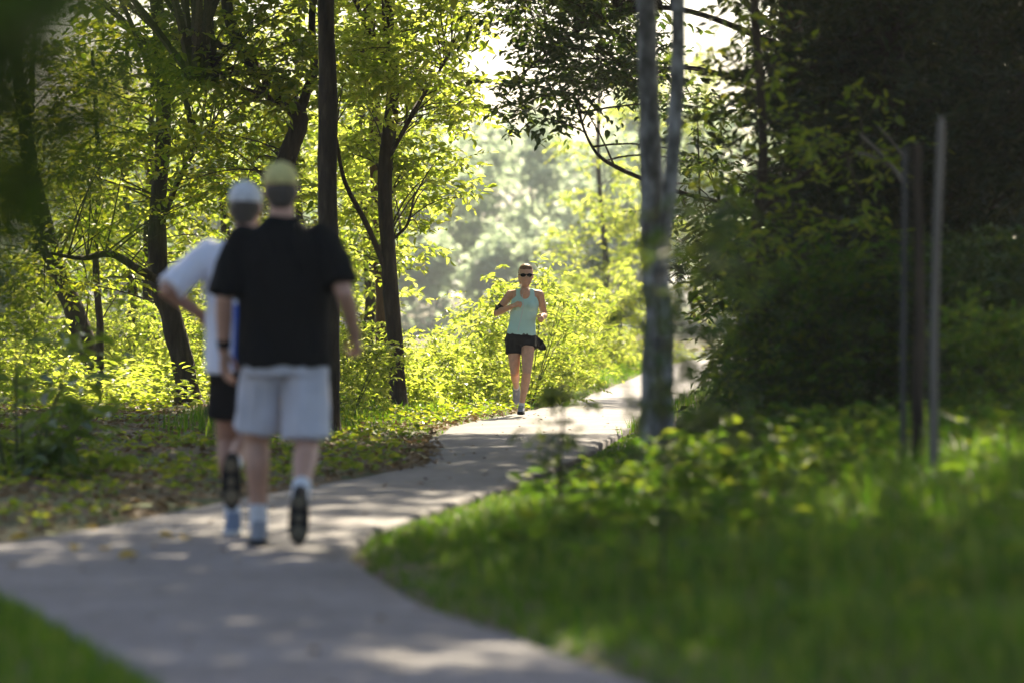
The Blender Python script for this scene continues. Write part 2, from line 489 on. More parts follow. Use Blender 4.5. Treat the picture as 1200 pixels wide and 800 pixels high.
def copy_tree(o, loc, rz, sc, label, group=None, parent=None):
    c = o.copy(); COL.objects.link(c)
    c.location = loc; c.rotation_euler = (0, 0, rz); c.scale = (sc, sc, sc)
    c['label'] = label
    if group: c['group'] = group
    for ch in o.children:
        k = ch.copy(); COL.objects.link(k); k.parent = c
    return c
def gz(x, y): return float(ground_z(x, y))
def base_at(x, d): 
    X = (x - 600) / FPX * d
    return np.array((X, d, gz(X, d) - .05))

# ------------------------------------------------------------------ trees left of the path
HI = dict(size=.26, aspect=.6, twigs=9, k=6, tl=.8, simple=True, br=.03)      # high parts of crowns above the view, sized and shifted to cast shade
# slender tree in focus, on the bank left of the runner
b = base_at(467, 43.4)
tr = [b, px(463, 400, 43.4), px(455, 300, 43.4), px(452, 200, 43.4), px(460, 110, 43.3), px(455, 20, 43.3), px(450, -120, 43.3), px(446, -420, 43.2), px(448, -800, 43)]
tree('broadleaf_tree', 'slender dark trunked tree in focus at the path edge left of the runner', 'tree', tr, [.095, .085, .08, .075, .07, .05, .02],
     limbs=[([px(452, 318, 43.4), px(432, 268, 43.2), px(404, 212, 43), px(392, 150, 42.8)], [.035, .028, .015]),
            ([px(461, 280, 43.4), px(478, 262, 43.3), px(486, 225, 43.2)], [.022, .016, .008]),
            ([px(453, 190, 43.4), px(492, 120, 43.0), px(530, 60, 42.6)], [.03, .022, .01]),
            ([px(458, 80, 43.3), px(420, 10, 43), px(395, -60, 42.8)], [.035, .025, .01])],
     fol=[dict(C=zone(402, 560, -30, 130, 41.5, 45, 70), size=.105, twigs=8, k=9, tl=.38),
          dict(C=zone(400, 545, 120, 250, 43.7, 45.5, 36), size=.105, twigs=8, k=9, tl=.36),
          dict(C=zone(420, 500, 240, 320, 43.9, 45, 7), size=.10, twigs=6, k=8, tl=.32),
          dict(C=ellip((-1.2, 43.3, 9.2), (2.2, 2.6, 3.6), 90, .3), **HI)],
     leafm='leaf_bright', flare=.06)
# second stem behind it, redder bark
b = base_at(447, 47.5)
tree('broadleaf_tree', 'reddish barked tree half hidden behind the slender tree in focus', 'tree',
     [b, px(450, 380, 47.5), px(444, 240, 47.5), px(437, 90, 47.6), px(432, -60, 47.6), px(436, -500, 47.5)], [.10, .095, .09, .07, .03],
     fol=[dict(C=zone(370, 500, -20, 300, 46, 49, 45), size=.11, twigs=8, k=9, tl=.42),
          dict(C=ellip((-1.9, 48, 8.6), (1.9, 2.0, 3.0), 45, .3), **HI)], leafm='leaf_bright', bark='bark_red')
# straight trunk rising behind the man in black
b = base_at(386, 36)
tree('broadleaf_tree', 'tall straight brown trunk rising right behind the man in the black shirt', 'tree',
     [b, px(386, 400, 36), px(385, 250, 36), px(384, 120, 36), px(381, -30, 36), px(378, -400, 36), px(372, -1150, 36)], [.105, .095, .09, .088, .085, .07, .03],
     limbs=[([px(380, -60, 36), px(330, -200, 35.4), px(270, -420, 34.5)], [.06, .045, .02]), ([px(380, -200, 36), px(480, -500, 33), px(600, -800, 30)], [.06, .045, .02]),
            ([px(379, -160, 36), px(450, -330, 36.4), px(530, -560, 36.5)], [.06, .045, .02])],
     fol=[dict(C=ellip((-1.2, 33.2, 8.8), (3.9, 4.8, 4.0), 250, .25), **HI)], leafm='leaf_mid', flare=.02)
# dark forked tree above the two caps
b = base_at(322, 41)
tree('broadleaf_tree', 'dark crooked forked tree showing just above the two walkers caps', 'tree',
     [b, px(324, 360, 41), px(330, 230, 41), px(338, 180, 41), px(352, 140, 41), px(340, 122, 41), px(322, 112, 41), px(300, 84, 41), px(276, 40, 41), px(262, -30, 41), px(240, -300, 41), px(235, -600, 41)],
     [.12, .11, .10, .095, .09, .08, .07, .05, .03],
     limbs=[([px(346, 150, 41), px(358, 112, 41), px(368, 80, 41.1), px(366, 20, 41.2), px(372, -60, 41.3)], [.06, .045, .03]),
            ([px(322, 112, 41), px(300, 110, 40.8), px(262, 96, 40.5), px(220, 92, 40)], [.04, .03, .012]),
            ([px(280, 50, 41), px(262, 56, 41), px(236, 30, 41.2), px(215, -20, 41.5)], [.05, .035, .02])],
     fol=[dict(C=zone(190, 372, -30, 120, 39.5, 43, 54), size=.105, twigs=8, k=9, tl=.4),
          dict(C=zone(210, 370, 110, 260, 40, 44, 24), size=.10, twigs=8, k=9, tl=.38),
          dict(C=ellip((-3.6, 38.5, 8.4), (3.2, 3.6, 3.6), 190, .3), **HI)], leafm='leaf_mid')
# leaning tree with the horizontal limb
b = base_at(222, 45.5)
tree('broadleaf_tree', 'dark leaning trunk with a long level limb, left of the walkers', 'tree',
     [b, px(213, 420, 45.5), px(200, 370, 45.5), px(187, 325, 45.5), px(184, 250, 45.5), px(192, 150, 45.5), px(188, 40, 45.5), px(170, -150, 45.4), px(160, -500, 45.4)],
     [.15, .13, .12, .11, .10, .09, .07, .03],
     limbs=[([px(188, 330, 45.5), px(165, 318, 45.2), px(130, 298, 44.8), px(95, 303, 44.4), px(55, 296, 44)], [.06, .05, .042, .03, .015]),
            ([px(186, 270, 45.5), px(215, 200, 45.2), px(250, 150, 45)], [.04, .03, .012])],
     fol=[dict(C=zone(60, 300, -20, 230, 43, 48, 76), size=.10, twigs=8, k=9, tl=.4),
          dict(C=zone(50, 260, 220, 340, 44, 47, 26), size=.095, twigs=7, k=8, tl=.36),
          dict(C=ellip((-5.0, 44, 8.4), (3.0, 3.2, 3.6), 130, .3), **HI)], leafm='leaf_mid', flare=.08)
b = base_at(120, 52)
tree('broadleaf_tree', 'trunk leaning left near the left picture edge behind the glossy shrub', 'tree',
     [b, px(105, 415, 52), px(85, 360, 52), px(62, 300, 52), px(38, 210, 52), px(22, 90, 52), px(-5, -80, 52), px(-40, -420, 52)], [.15, .14, .13, .11, .08, .03],
     fol=[dict(C=zone(-60, 150, 40, 330, 50, 54, 45), size=.11, twigs=8, k=9, tl=.45),
          dict(C=ellip((-7.0, 52, 8.0), (2.6, 2.6, 3.2), 70, .3), **HI)], leafm='leaf_mid', flare=.06)
b = base_at(117, 49)
tree('young_tree', 'thin upright stem between the two leaning trunks on the left', 'tree',
     [b, px(117, 380, 49), px(112, 300, 49), px(116, 200, 49), px(108, 60, 49)], [.05, .045, .035, .02],
     fol=[dict(C=zone(70, 170, 80, 320, 48, 50, 16), size=.10, twigs=7, k=8, tl=.36)], leafm='leaf_bright')
b = base_at(178, 56)
tree('young_tree', 'pale thin trunk in the sunlit brush beside the dark leaning trunk', 'tree',
     [b, px(180, 390, 56), px(172, 330, 56), px(176, 200, 56), px(180, 60, 56)], [.09, .08, .06, .02],
     fol=[dict(C=zone(120, 240, 60, 300, 55, 58, 20), size=.11, twigs=7, k=8, tl=.42)], leafm='leaf_bright')

# understorey trees further back, lit from behind
def understorey(x, d, x0, x1, y0, y1, label, n=50, hi=True):
    b = base_at(x, d)
    fol = [dict(C=zone(x0, x1, y0, y1, d - 2, d + 3, n), size=.135, twigs=9, k=9, tl=.55)]
    tree('understorey_tree', label, 'tree', [b, px(x + 6, 330, d), px(x - 4, 180, d), px(x + 3, -20, d)], [.09, .08, .06, .02], fol=fol, leafm='leaf_bright',
         group='sunlit understorey trees at the back of the wood')
understorey(40, 62, -60, 120, 120, 420, 'sunlit understorey tree furthest left in the wood', 60)
understorey(150, 60, 90, 230, 60, 400, 'sunlit understorey tree seen past the leaning trunks on the left', 60)
understorey(262, 63, 200, 330, 40, 400, 'sunlit understorey tree behind the white shirted walker', 66)
understorey(350, 61, 300, 430, 0, 420, 'sunlit understorey tree behind the black shirted walker', 80)
understorey(705, 98, 655, 770, 120, 330, 'sunlit tree beyond the runner at the right of the bright gap', 40)
understorey(765, 120, 730, 850, 60, 370, 'sunlit tree beyond the path seen either side of the grey trunk', 50)
understorey(428, 58, 390, 475, 150, 420, 'sunlit understorey tree showing between the straight trunk and the slender tree', 34)

# ------------------------------------------------------------------ trees right of the path
b = base_at(772, 21.5)
tree('grey_tree', 'pale grey trunk dividing into two stems right of the path', 'tree',
     [b, px(770, 480, 21.5), px(772, 380, 21.5), px(766, 260, 21.5), px(760, 130, 21.5), px(757, 0, 21.5), px(752, -160, 21.5), px(740, -600, 21.4), px(735, -1300, 21.3)],
     [.105, .09, .08, .068, .06, .056, .05, .04, .02],
     limbs=[([px(772, 330, 21.5), px(780, 260, 21.4), px(788, 190, 21.3), px(794, 80, 21.3), px(796, -60, 21.2), px(815, -500, 21.0), px(830, -1100, 20.8)], [.046, .042, .039, .036, .02]),
            ([px(750, -200, 21.5), px(600, -500, 21), px(400, -800, 20)], [.06, .045, .015]),
            ([px(800, -150, 21.3), px(1000, -450, 21), px(1250, -800, 20)], [.05, .04, .015])],
     fol=[dict(C=gapped(ellip((1.1, 20.5, 7.8), (4.8, 5.6, 3.4), 430, .2), [(-.6, 12.0, 1.5, 1.0), (-1.3, 17.4, 1.1, .7)]), **HI),
          ], leafm='leaf_mid', bark='bark_grey', flare=.07)
# tree whose branch hangs over the clearing
b = base_at(950, 37)
tree('broadleaf_tree', 'shaded tree reaching a leafy branch over the clearing right of the runner', 'tree',
     [b, px(948, 350, 37), px(942, 220, 37), px(930, 60, 37), px(910, -200, 37), px(880, -700, 37)], [.15, .14, .13, .1, .04],
     limbs=[([px(944, 250, 37), px(820, 232, 37.2), px(720, 195, 37.6), px(690, 165, 38), px(672, 110, 38.2)], [.026, .024, .02, .014, .008]),
            ([px(930, 60, 37), px(790, 10, 37.5), px(690, 30, 38.4), px(620, 80, 39)], [.034, .028, .02, .010]),
            ([px(936, 120, 37), px(810, 80, 37.3), px(730, 100, 37.8)], [.028, .022, .01])],
     fol=[dict(C=zone(585, 760, -40, 60, 36.5, 40, 56), size=.095, twigs=8, k=9, tl=.36),
          dict(C=zone(640, 780, 50, 110, 36.5, 39.5, 30), size=.09, twigs=8, k=9, tl=.34),
          dict(C=zone(572, 665, 100, 140, 38.3, 39.2, 10), size=.10, twigs=6, k=8, tl=.34, droop=.35),
          dict(C=zone(790, 860, 110, 330, 36, 39, 20), size=.09, twigs=8, k=9, tl=.34),
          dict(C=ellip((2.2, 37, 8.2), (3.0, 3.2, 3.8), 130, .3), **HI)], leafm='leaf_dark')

def cedar(x, d, h, rx, label, n=260, proto=None, rz=0.0, sc=1.0):
    X = (x - 600) / FPX * d
    base = (X, d, gz(X, d) - .05)
    if proto is not None:
        return copy_tree(proto, base, rz, sc, label, 'dark cedars right of the path')
    root = empty('cedar_tree', base); tag(root, label, 'tree', 'dark cedars right of the path')
    g = Geo(); tp = polyline([(0, 0, 0), (.05, .03, h * .35), (-.04, .02, h * .7), (0, 0, h)], 24)
    g.tube(tp, [.15, .12, .07, .02], 10, 0, rough=.4)
    link_mesh('trunk', g.mesh('trunk'), M['bark'], root)
    g = Geo()
    nb = n // 6
    z = np.sort(RNG.uniform(.05, 1, nb) ** 1.15) * h
    a = np.arange(nb) * 2.4 + RNG.uniform(-.5, .5, nb)
    r = rx * (1 - .72 * (z / h) ** 1.5) * RNG.uniform(.55, 1.2, nb)
    C = []
    for q in range(nb):
        o0 = np.array((0, 0, max(.15, z[q] - .1 * r[q]))); o1 = np.array((math.cos(a[q]) * r[q], math.sin(a[q]) * r[q], z[q] + RNG.uniform(-.45, .1) * r[q]))
        bp_ = bez(o0, o1, 9, .16 * r[q], .05)
        g.tube(bp_, [.026, .006], 5, 1, cap=False)
        for t_ in (2, 4, 5, 6, 7, 8):
            C.append(bp_[t_] + RNG.normal(0, .05 + .014 * t_, 3) * np.array((1, 1, .35)))
    foliage(g, np.array(C), tp, size=.12, aspect=.33, twigs=8, k=9, tl=.36, simple=True, branch=False, zb=.05, spread=.3, tilt=.7, droop=.3)
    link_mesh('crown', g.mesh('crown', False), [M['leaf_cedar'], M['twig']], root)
    return root
c1 = cedar(1035, 28.5, 7.4, 1.25, 'dark dense cedar standing just right of the grey twin stemmed tree', 500)
c2 = cedar(1140, 30, 8.2, 1.6, 'large dark cedar behind the two thin stakes', 600)
cedar(1060, 34, 9, 1.4, 'dark cedar between the two nearer cedars', proto=c1, rz=2.0, sc=1.1)
cedar(1250, 27, 9, 1.4, 'dark cedar cut off by the right picture edge', proto=c1, rz=4.1, sc=1.0)
cedar(1000, 44, 9, 1.4, 'dark cedar in the second row above the right hand bend of the path', proto=c2, rz=1.2, sc=1.0)
cedar(1120, 46, 9, 1.4, 'dark cedar in the second row, behind the large cedar', proto=c1, rz=.7, sc=1.25)
cedar(1270, 44, 9, 1.4, 'dark cedar in the second row furthest right', proto=c2, rz=3.3, sc=1.05)
cedar(1040, 62, 9, 1.4, 'dark cedar deep in the wood on the right', proto=c2, rz=5.0, sc=1.2)
cedar(1200, 64, 9, 1.4, 'cedar deepest in the wood at the right', proto=c1, rz=5.6, sc=1.4)

# ------------------------------------------------------------------ shrubs
def shrub_mesh(h, rx, n, size, leafm, aspect=.5, twigs=7, k=8, tl=.3, compound=False):
    gs = Geo(); gl = Geo()
    stems = []
    for q in range(7):
        a = RNG.uniform(0, 6.28); e = np.array((math.cos(a) * rx * .7, math.sin(a) * rx * .7, h * RNG.uniform(.6, 1)))
        st = bez((math.cos(a) * .06, math.sin(a) * .06, -.05), e, 8, .12 * h, .04); stems.append(st)
        gs.tube(st, [.012, .004], 5, 0)
    att = np.concatenate(stems)
    z = RNG.uniform(.06, 1, n) * h; a = RNG.uniform(0, 6.28, n)
    r = rx * np.sqrt(np.clip(1 - ((z / h - .4) / .68) ** 2, .05, 1)) * np.sqrt(RNG.uniform(.1, 1, n))
    C = np.stack([np.cos(a) * r, np.sin(a) * r, z], 1)
    foliage(gl, C, att, size=size, aspect=aspect, twigs=twigs, k=k, tl=tl, br=.005, zb=.15, droop=.35 if compound else .2, spread=.5)
    return gs.mesh('stems'), gl.mesh('foliage', False), leafm
def shrub(name, label, proto, x, d, rz=0.0, sc=1.0, group=None, cat='shrub'):
    X = (x - 600) / FPX * d
    root = empty(name, (X, d, gz(X, d)), rz); root.scale = (sc, sc, sc)
    tag(root, label, cat, group)
    link_mesh('stem', proto[0], M['stem_green'], root)
    link_mesh('foliage', proto[1], [M[proto[2]], M['stem_green']], root)
    return root
SH_sumac = shrub_mesh(1.95, .95, 60, .12, 'leaf_bright', .38, 6, 11, .42, True)
SH_bushA = shrub_mesh(1.3, .9, 60, .085, 'leaf_bright', .55, 7, 8, .28)
SH_bushB = shrub_mesh(.9, .8, 50, .075, 'leaf_bright', .6, 7, 8, .24)
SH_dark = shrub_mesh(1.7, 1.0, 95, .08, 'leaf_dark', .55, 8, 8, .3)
SH_gloss = shrub_mesh(.85, .4, 16, .15, 'leaf_glossy', .42, 4, 6, .24)
shrub('sumac_shrub', 'tall bright shrub with drooping compound leaves right behind the runner', SH_sumac, 618, 49, .3, .84)
shrub('sumac_shrub', 'bright compound leaved shrub left of the runner and lower than her', SH_sumac, 566, 51, 1.9, .62)
shrub('leafy_shrub', 'yellow green shrub between the slender tree and the runner', SH_bushA, 528, 49, 1.0, .6)
shrub('leafy_shrub', 'low bushy shrub at the foot of the slender tree, on its right', SH_bushB, 492, 46.5, 2.0, .9)
shrub('sumac_shrub', 'bright sunlit shrub right of the runner at the bend', SH_sumac, 662, 63, 3.9, .82)
shrub('leafy_shrub', 'sunlit bush between the runner and the far bend of the path', SH_bushA, 650, 55, 4.2, .62)
shrub('leafy_shrub', 'bright bush just left of the grey trunk, beyond the path', SH_bushA, 692, 80, 5.2, 1.2)
shrub('leafy_shrub', 'sunlit bush half hidden behind the grey trunk beyond the path', SH_bushA, 770, 114, .7, 1.5)
shrub('sumac_shrub', 'bright shrub reaching up beside the gap of light, beyond the runner', SH_sumac, 712, 94, .9, 1.25)
shrub('leafy_shrub', 'sunlit bush between the straight trunk and the slender tree', SH_bushB, 425, 44.5, .4, 1.0)
shrub('leafy_shrub', 'leafy bush right of the black shirted walkers hand', SH_bushA, 408, 41, 2.9, .7)
shrub('leafy_shrub', 'sunlit bush right of the leaning trunks foot', SH_bushA, 275, 50, 3.5, .95)
shrub('leafy_shrub', 'sunlit bush behind the leaning trunk at its left', SH_bushA, 165, 54, 5.1, .95)
shrub('leafy_shrub', 'sunlit bush behind the leaning trunks nearest the left edge', SH_bushA, 55, 55, 1.5, 1.1)
shrub('leafy_shrub', 'low sunlit bush in the wood at the far left edge', SH_bushB, 8, 47, .2, 1.1)
shrub('glossy_shrub', 'shrub with large glossy leaves at the left picture edge', SH_gloss, 22, 25, .5, 1.15)
shrub('glossy_shrub', 'smaller glossy leaved shrub beside the one at the left edge', SH_gloss, 66, 25.6, 3.0, .72)
DK = 'shaded shrubs under the cedars'
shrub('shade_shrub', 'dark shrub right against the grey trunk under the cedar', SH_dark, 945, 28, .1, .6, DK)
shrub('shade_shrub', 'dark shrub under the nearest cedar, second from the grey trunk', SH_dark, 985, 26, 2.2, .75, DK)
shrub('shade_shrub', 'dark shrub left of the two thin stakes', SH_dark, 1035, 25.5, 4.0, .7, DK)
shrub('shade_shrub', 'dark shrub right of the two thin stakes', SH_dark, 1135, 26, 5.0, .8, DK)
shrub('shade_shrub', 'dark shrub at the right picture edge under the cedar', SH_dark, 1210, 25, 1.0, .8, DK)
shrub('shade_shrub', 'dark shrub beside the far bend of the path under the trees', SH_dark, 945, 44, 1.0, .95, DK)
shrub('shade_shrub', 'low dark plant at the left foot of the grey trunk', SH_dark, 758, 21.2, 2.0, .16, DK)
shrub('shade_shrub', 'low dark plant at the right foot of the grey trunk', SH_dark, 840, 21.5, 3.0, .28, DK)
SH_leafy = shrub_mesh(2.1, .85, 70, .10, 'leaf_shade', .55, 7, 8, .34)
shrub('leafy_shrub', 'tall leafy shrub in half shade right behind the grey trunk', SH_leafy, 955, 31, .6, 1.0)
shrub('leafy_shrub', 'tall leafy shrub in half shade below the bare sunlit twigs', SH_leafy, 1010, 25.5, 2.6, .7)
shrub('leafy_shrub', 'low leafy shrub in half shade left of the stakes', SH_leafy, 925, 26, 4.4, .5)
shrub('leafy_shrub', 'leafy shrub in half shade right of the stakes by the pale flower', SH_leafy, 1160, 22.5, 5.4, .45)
# sapling out of focus in the grass in front of the path
b = base_at(657, 19.5)
tree('sapling', 'small dark out of focus sapling in the grass in front of the runners path', 'sapling',
     [b, px(656, 540, 19.5), px(660, 490, 19.5), px(657, 440, 19.5)], [.012, .01, .007, .003],
     fol=[dict(C=zone(630, 690, 455, 560, 19.2, 19.8, 12), size=.06, twigs=3, k=5, tl=.13, br=.004),
          dict(C=zone(646, 672, 435, 470, 19.4, 19.6, 4), size=.06, twigs=4, k=5, tl=.1, br=.004)], leafm='leaf_dark', sides=6)
tree('sapling', 'slender leafy sapling in front of the grey trunk, far out of focus', 'sapling',
     [base_at(775, 14), px(778, 500, 14), px(768, 360, 14), px(780, 230, 14)], [.006, .006, .005, .003],
     fol=[dict(C=zone(730, 870, 220, 370, 13.4, 14.6, 13), size=.07, twigs=4, k=6, tl=.16, br=.004), dict(C=zone(725, 835, 370, 540, 13.6, 14.6, 11), size=.065, twigs=4, k=6, tl=.14, br=.003)], leafm='leaf_dark', sides=6)
b = base_at(885, 26.4)
g = Geo(); bw = px(1052, 205, 25.5); root = empty('dead_branch', (float(bw[0]), 25.5, float(bw[2])), 0)
tag(root, 'bare broken branch catching the sun in front of the dark cedars', 'branch')
for q, (p0, p1, rr) in enumerate([((1060, 215), (1008, 158), .02), ((1040, 195), (1005, 180), .014), ((1062, 190), (1030, 150), .012)]):
    g = Geo(); g.tube(bez(px(*p0, 25.5) - bw, px(*p1, 25.3) - bw, 8, .02, .01), [rr, rr * .5], 6, 0, rough=.3); link_mesh('bare_twig', g.mesh('bare_twig'), M['stake'], root)
tree('broadleaf_tree', 'broadleaf tree with a few sunlit leaves in front of the dark cedars', 'tree',
     [b, px(882, 330, 26.4), px(894, 180, 26.4), px(885, 20, 26.4), px(880, -200, 26.4)], [.045, .04, .035, .03, .012],
     limbs=[([px(888, 250, 26.4), px(950, 200, 26.2), px(1030, 170, 26)], [.022, .016, .008])],
     fol=[dict(C=zone(815, 960, 20, 450, 25.4, 27.2, 46), size=.085, twigs=5, k=6, tl=.28), dict(C=zone(940, 1060, 110, 330, 25.2, 26.6, 16), size=.085, twigs=5, k=6, tl=.26)], leafm='leaf_mid')
# tree added to shade the far stretch of the path, crown leaning over
b = np.array((5.6, 58, gz(5.6, 58) - .05))
tree('broadleaf_tree', 'tree added to shade the far path, its dark leaves at the top of the bright gap', 'tree',
     [b, b + (-.2, 0, 2.5), b + (-.7, .1, 5), b + (-1.0, .2, 8.5)], [.16, .14, .11, .04],
     limbs=[([b + (-.6, .1, 4.4), b + (-2.2, 0, 6.0), b + (-3.6, -.5, 6.9)], [.07, .05, .02]), ([b + (-.75, .1, 5.4), b + (-2.0, -2, 6.6), b + (-3, -4, 7.4)], [.06, .04, .02])],
     fol=[dict(C=ellip((4.3, 56.5, 7.6), (1.8, 4.6, 2.2), 95, .2), size=.17, twigs=8, k=7, tl=.6, simple=True, br=.02)], leafm='leaf_dark')
# near branch hanging in at the upper left, far out of focus
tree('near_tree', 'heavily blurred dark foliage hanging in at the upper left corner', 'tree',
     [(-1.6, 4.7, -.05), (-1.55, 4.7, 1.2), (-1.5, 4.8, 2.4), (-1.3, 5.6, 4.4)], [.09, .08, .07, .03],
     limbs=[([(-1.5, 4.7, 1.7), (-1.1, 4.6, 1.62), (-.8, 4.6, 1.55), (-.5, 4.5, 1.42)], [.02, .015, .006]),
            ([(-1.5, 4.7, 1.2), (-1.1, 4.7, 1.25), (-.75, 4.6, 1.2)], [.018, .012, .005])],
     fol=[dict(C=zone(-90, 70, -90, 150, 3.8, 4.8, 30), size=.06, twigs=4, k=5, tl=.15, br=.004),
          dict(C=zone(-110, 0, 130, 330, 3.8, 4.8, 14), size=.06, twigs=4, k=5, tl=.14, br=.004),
          dict(C=gapped(ellip((-.9, 8.2, 4.3), (1.9, 2.4, 1.2), 170, .2), [(-.6, 12.0, 1.5, 1.0)]), size=.16, twigs=7, k=7, tl=.45, simple=True)], leafm='leaf_near')  # last cluster: crown above the view, added to shade the leaves below

# two stakes and the dead stem between them
def stake(x, ytop, d, r, label, m, lean=0.0):
    b = base_at(x, d); top = px(x + lean, ytop, d)
    root = empty('wooden_stake', tuple(b)); tag(root, label, 'stake', 'stakes in the grass')
    g = Geo(); h = top[2] - b[2]
    p = polyline([(0, 0, -.1), (.004, 0, h * .5), (top[0] - b[0], 0, h - .03)], 12)
    g.tube(p, [r * 1.05, r, r * .96], 4, 0, rough=.12)
    link_mesh('post', g.mesh('post', False), M[m], root)
    g = Geo(); q = np.array(p[-1]); g.tube([q + (0, 0, .001), q + (0, 0, .02), q + (0, 0, .045)], [r * .94, r * .7, r * .25], 4, 0)
    link_mesh('tip', g.mesh('tip', False), M[m], root)
stake(1094, 140, 18.2, .021, 'pale weathered stake standing in the shaded grass, right of a pair', 'stake', 9)
stake(1058, 175, 18.8, .015, 'thinner darker stake standing left of the pale stake', 'stake_dark', 3)
b = base_at(1075, 18.8)
tree('dead_tree', 'thin dark bare dead tree standing between the two stakes', 'tree', [b, px(1076, 480, 18.8), px(1077, 300, 18.8), px(1074, 170, 18.8)], [.03, .03, .026, .02], bark='bark')

# ------------------------------------------------------------------ grass, weeds, litter (nobody could count them)
def blades(x, y, h, w, lean=.5, curl=.35):
    n = len(x); z = ground_z(x, y)
    P = np.stack([x, y, z - .01], 1)
    a = RNG.uniform(0, 2 * np.pi, n); dirv = np.stack([np.cos(a), np.sin(a), np.zeros(n)], 1)
    sv = np.stack([-np.sin(a), np.cos(a), np.zeros(n)], 1)
    ln = RNG.uniform(.1, lean, n)[:, None]; h = h[:, None]; w = w[:, None]
    up = np.array((0, 0, 1.))
    m = P + up * h * .55 + dirv * h * ln * .35
    t = P + up * h * (1 - curl * ln) + dirv * h * ln * 1.0
    V = np.stack([P - sv * w * .5, P + sv * w * .5, m + sv * w * .42, m - sv * w * .42, t], 1)
    b_ = np.arange(n)[:, None] * 5
    return V.reshape(-1, 3), b_ + np.array([[0, 1, 2, 3]]), b_ + np.array([[3, 2, 4]])
def scatter(n, x0, x1, y0, y1, keep, power=1.0):
    y = y0 + (y1 - y0) * RNG.uniform(0, 1, n) ** power
    x = RNG.uniform(x0, x1, n)
    k = keep(x, y)
    return x[k], y[k]
def grass(name, label, x, y, h, w, **kw):
    V, q, t = blades(x, y, h, w, **kw)
    me = mesh_np(name, V, [q, t], False)
    return tag(link_mesh(name, me, M['grass']), label, 'grass', kind='stuff')
halfw = lambda y: 640 / FPX * y + .95
# right bank
x, y = scatter(250000, -1.2, 6.2, 8.5, 36, lambda x, y: (x > path_r(y) - .06) & (np.abs(x) < halfw(y)))
dr = x - path_r(y); cl = vnoise(x, y, .55)
h = (.05 + .13 * smooth01(0, .9, dr) + .10 * smooth01(1.2, 3, dr)) * (.55 + .9 * cl) * RNG.uniform(.6, 1.25, len(x))
h *= (1 - .45 * smooth01(18.5, 22, y))
h *= np.where(RNG.random(len(x)) < .03 * smooth01(.6, 1.5, dr), 1.5, 1)
k = RNG.random(len(x)) < .75
grass('grass', 'lush shaded grass on the bank right of the path', x[k], y[k], h[k], RNG.uniform(.006, .012, k.sum()), lean=.95, curl=.45)
# left foreground corner
x, y = scatter(40000, -2.9, 0.6, 7, 17, lambda x, y: (x < path_l(y) + .07) & (np.abs(x) < halfw(y) + .3))
grass('grass', 'shaded grass in the lower left corner beside the path', x, y, RNG.uniform(.04, .11, len(x)), RNG.uniform(.005, .01, len(x)))
# bank along the far side by the runner
x, y = scatter(125000, -3.2, 6.5, 33, 100, lambda x, y: (x < path_l(y) + .03) & (x > path_l(y) - 2.6) & (np.abs(x) < halfw(y)), 1.1)
dl = path_l(y) - x
h = (.05 + .16 * smooth01(.2, 1.6, dl)) * RNG.uniform(.5, 1.3, len(x)) * (.6 + .8 * vnoise(x, y, .7)) * (1 + smooth01(55, 90, y))
kk = RNG.random(len(x)) < smooth01(33, 40, y) * .9 + .1
grass('grass', 'sunlit grass verge along the far side of the path by the runner', x[kk], y[kk], h[kk], RNG.uniform(.007, .014, kk.sum()))
x, y = scatter(50000, 1, 16, 36, 120, lambda x, y: (x > path_r(y) - .03) & (x < path_r(y) + 4) & (np.abs(x) < halfw(y)), 1.2)
grass('grass', 'grass at the inside of the far bend under the dark trees', x, y, RNG.uniform(.06, .22, len(x)), RNG.uniform(.008, .015, len(x)))

# low broad-leaved plants
def lowplants(name, label, x, y, size, mat, hmax=.2, n_leaf=5, cat='undergrowth'):
    n = len(x); z = ground_z(x, y)
    g = Geo()
    a = RNG.uniform(0, 2 * np.pi, n * n_leaf)
    P = np.repeat(np.stack([x, y, z], 1), n_leaf, 0)
    hh = np.repeat(RNG.uniform(.25, 1, n), n_leaf) * hmax * RNG.uniform(.2, 1, n * n_leaf)
    off = RNG.uniform(.0, .08, n * n_leaf)
    P = P + np.stack([np.cos(a) * off, np.sin(a) * off, hh], 1)
    A = np.stack([np.cos(a), np.sin(a), RNG.uniform(-.1, .6, len(a))], 1)
    Nn = np.array((0, 0, 1.)) + RNG.normal(0, .4, (len(a), 3))
    L = size * RNG.uniform(.6, 1.3, len(a))
    g.leaves(P, A, Nn, L, L * .55, simple=size < .06)
    return tag(link_mesh(name, g.mesh(name, False), M[mat]), label, cat, kind='stuff')
# left wood floor
woods = lambda x, y: (x < path_l(y) - .12) & (np.abs(x) < halfw(y) + .3)
x, y = scatter(21500, -11, 1, 19, 80, woods)
k = (RNG.random(len(x)) < (.10 + .55 * smooth01(.42, .6, vnoise(x, y, 1.7)) + .6 * smooth01(40, 48, y)) * np.where((y > 33) & (y < 41) & (x < -2), .35, 1))
lowplants('undergrowth', 'low leafy ground cover on the wood floor left of the path', x[k], y[k], .07, 'leaf_mid', .12)
x, y = scatter(7000, -11, 2.5, 44, 85, lambda x, y: woods(x, y) & (x < path_l(y) - .9))
lowplants('undergrowth', 'taller sunlit undergrowth at the back of the wood floor', x, y, .1, 'leaf_bright', .6, 9)
x, y = scatter(5600, -.8, 6, 11, 34, lambda x, y: (x > path_r(y) + .7) & (np.abs(x) < halfw(y)))
k = RNG.random(len(x)) < .15 + smooth01(.45, .65, vnoise(x + 9, y, 1.2))
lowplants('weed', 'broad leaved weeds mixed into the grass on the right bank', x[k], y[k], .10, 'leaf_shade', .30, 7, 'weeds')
x, y = scatter(5200, .3, 5, 18.5, 29, lambda x, y: (x > path_r(y) + 1.3) & (np.abs(x) < halfw(y)))
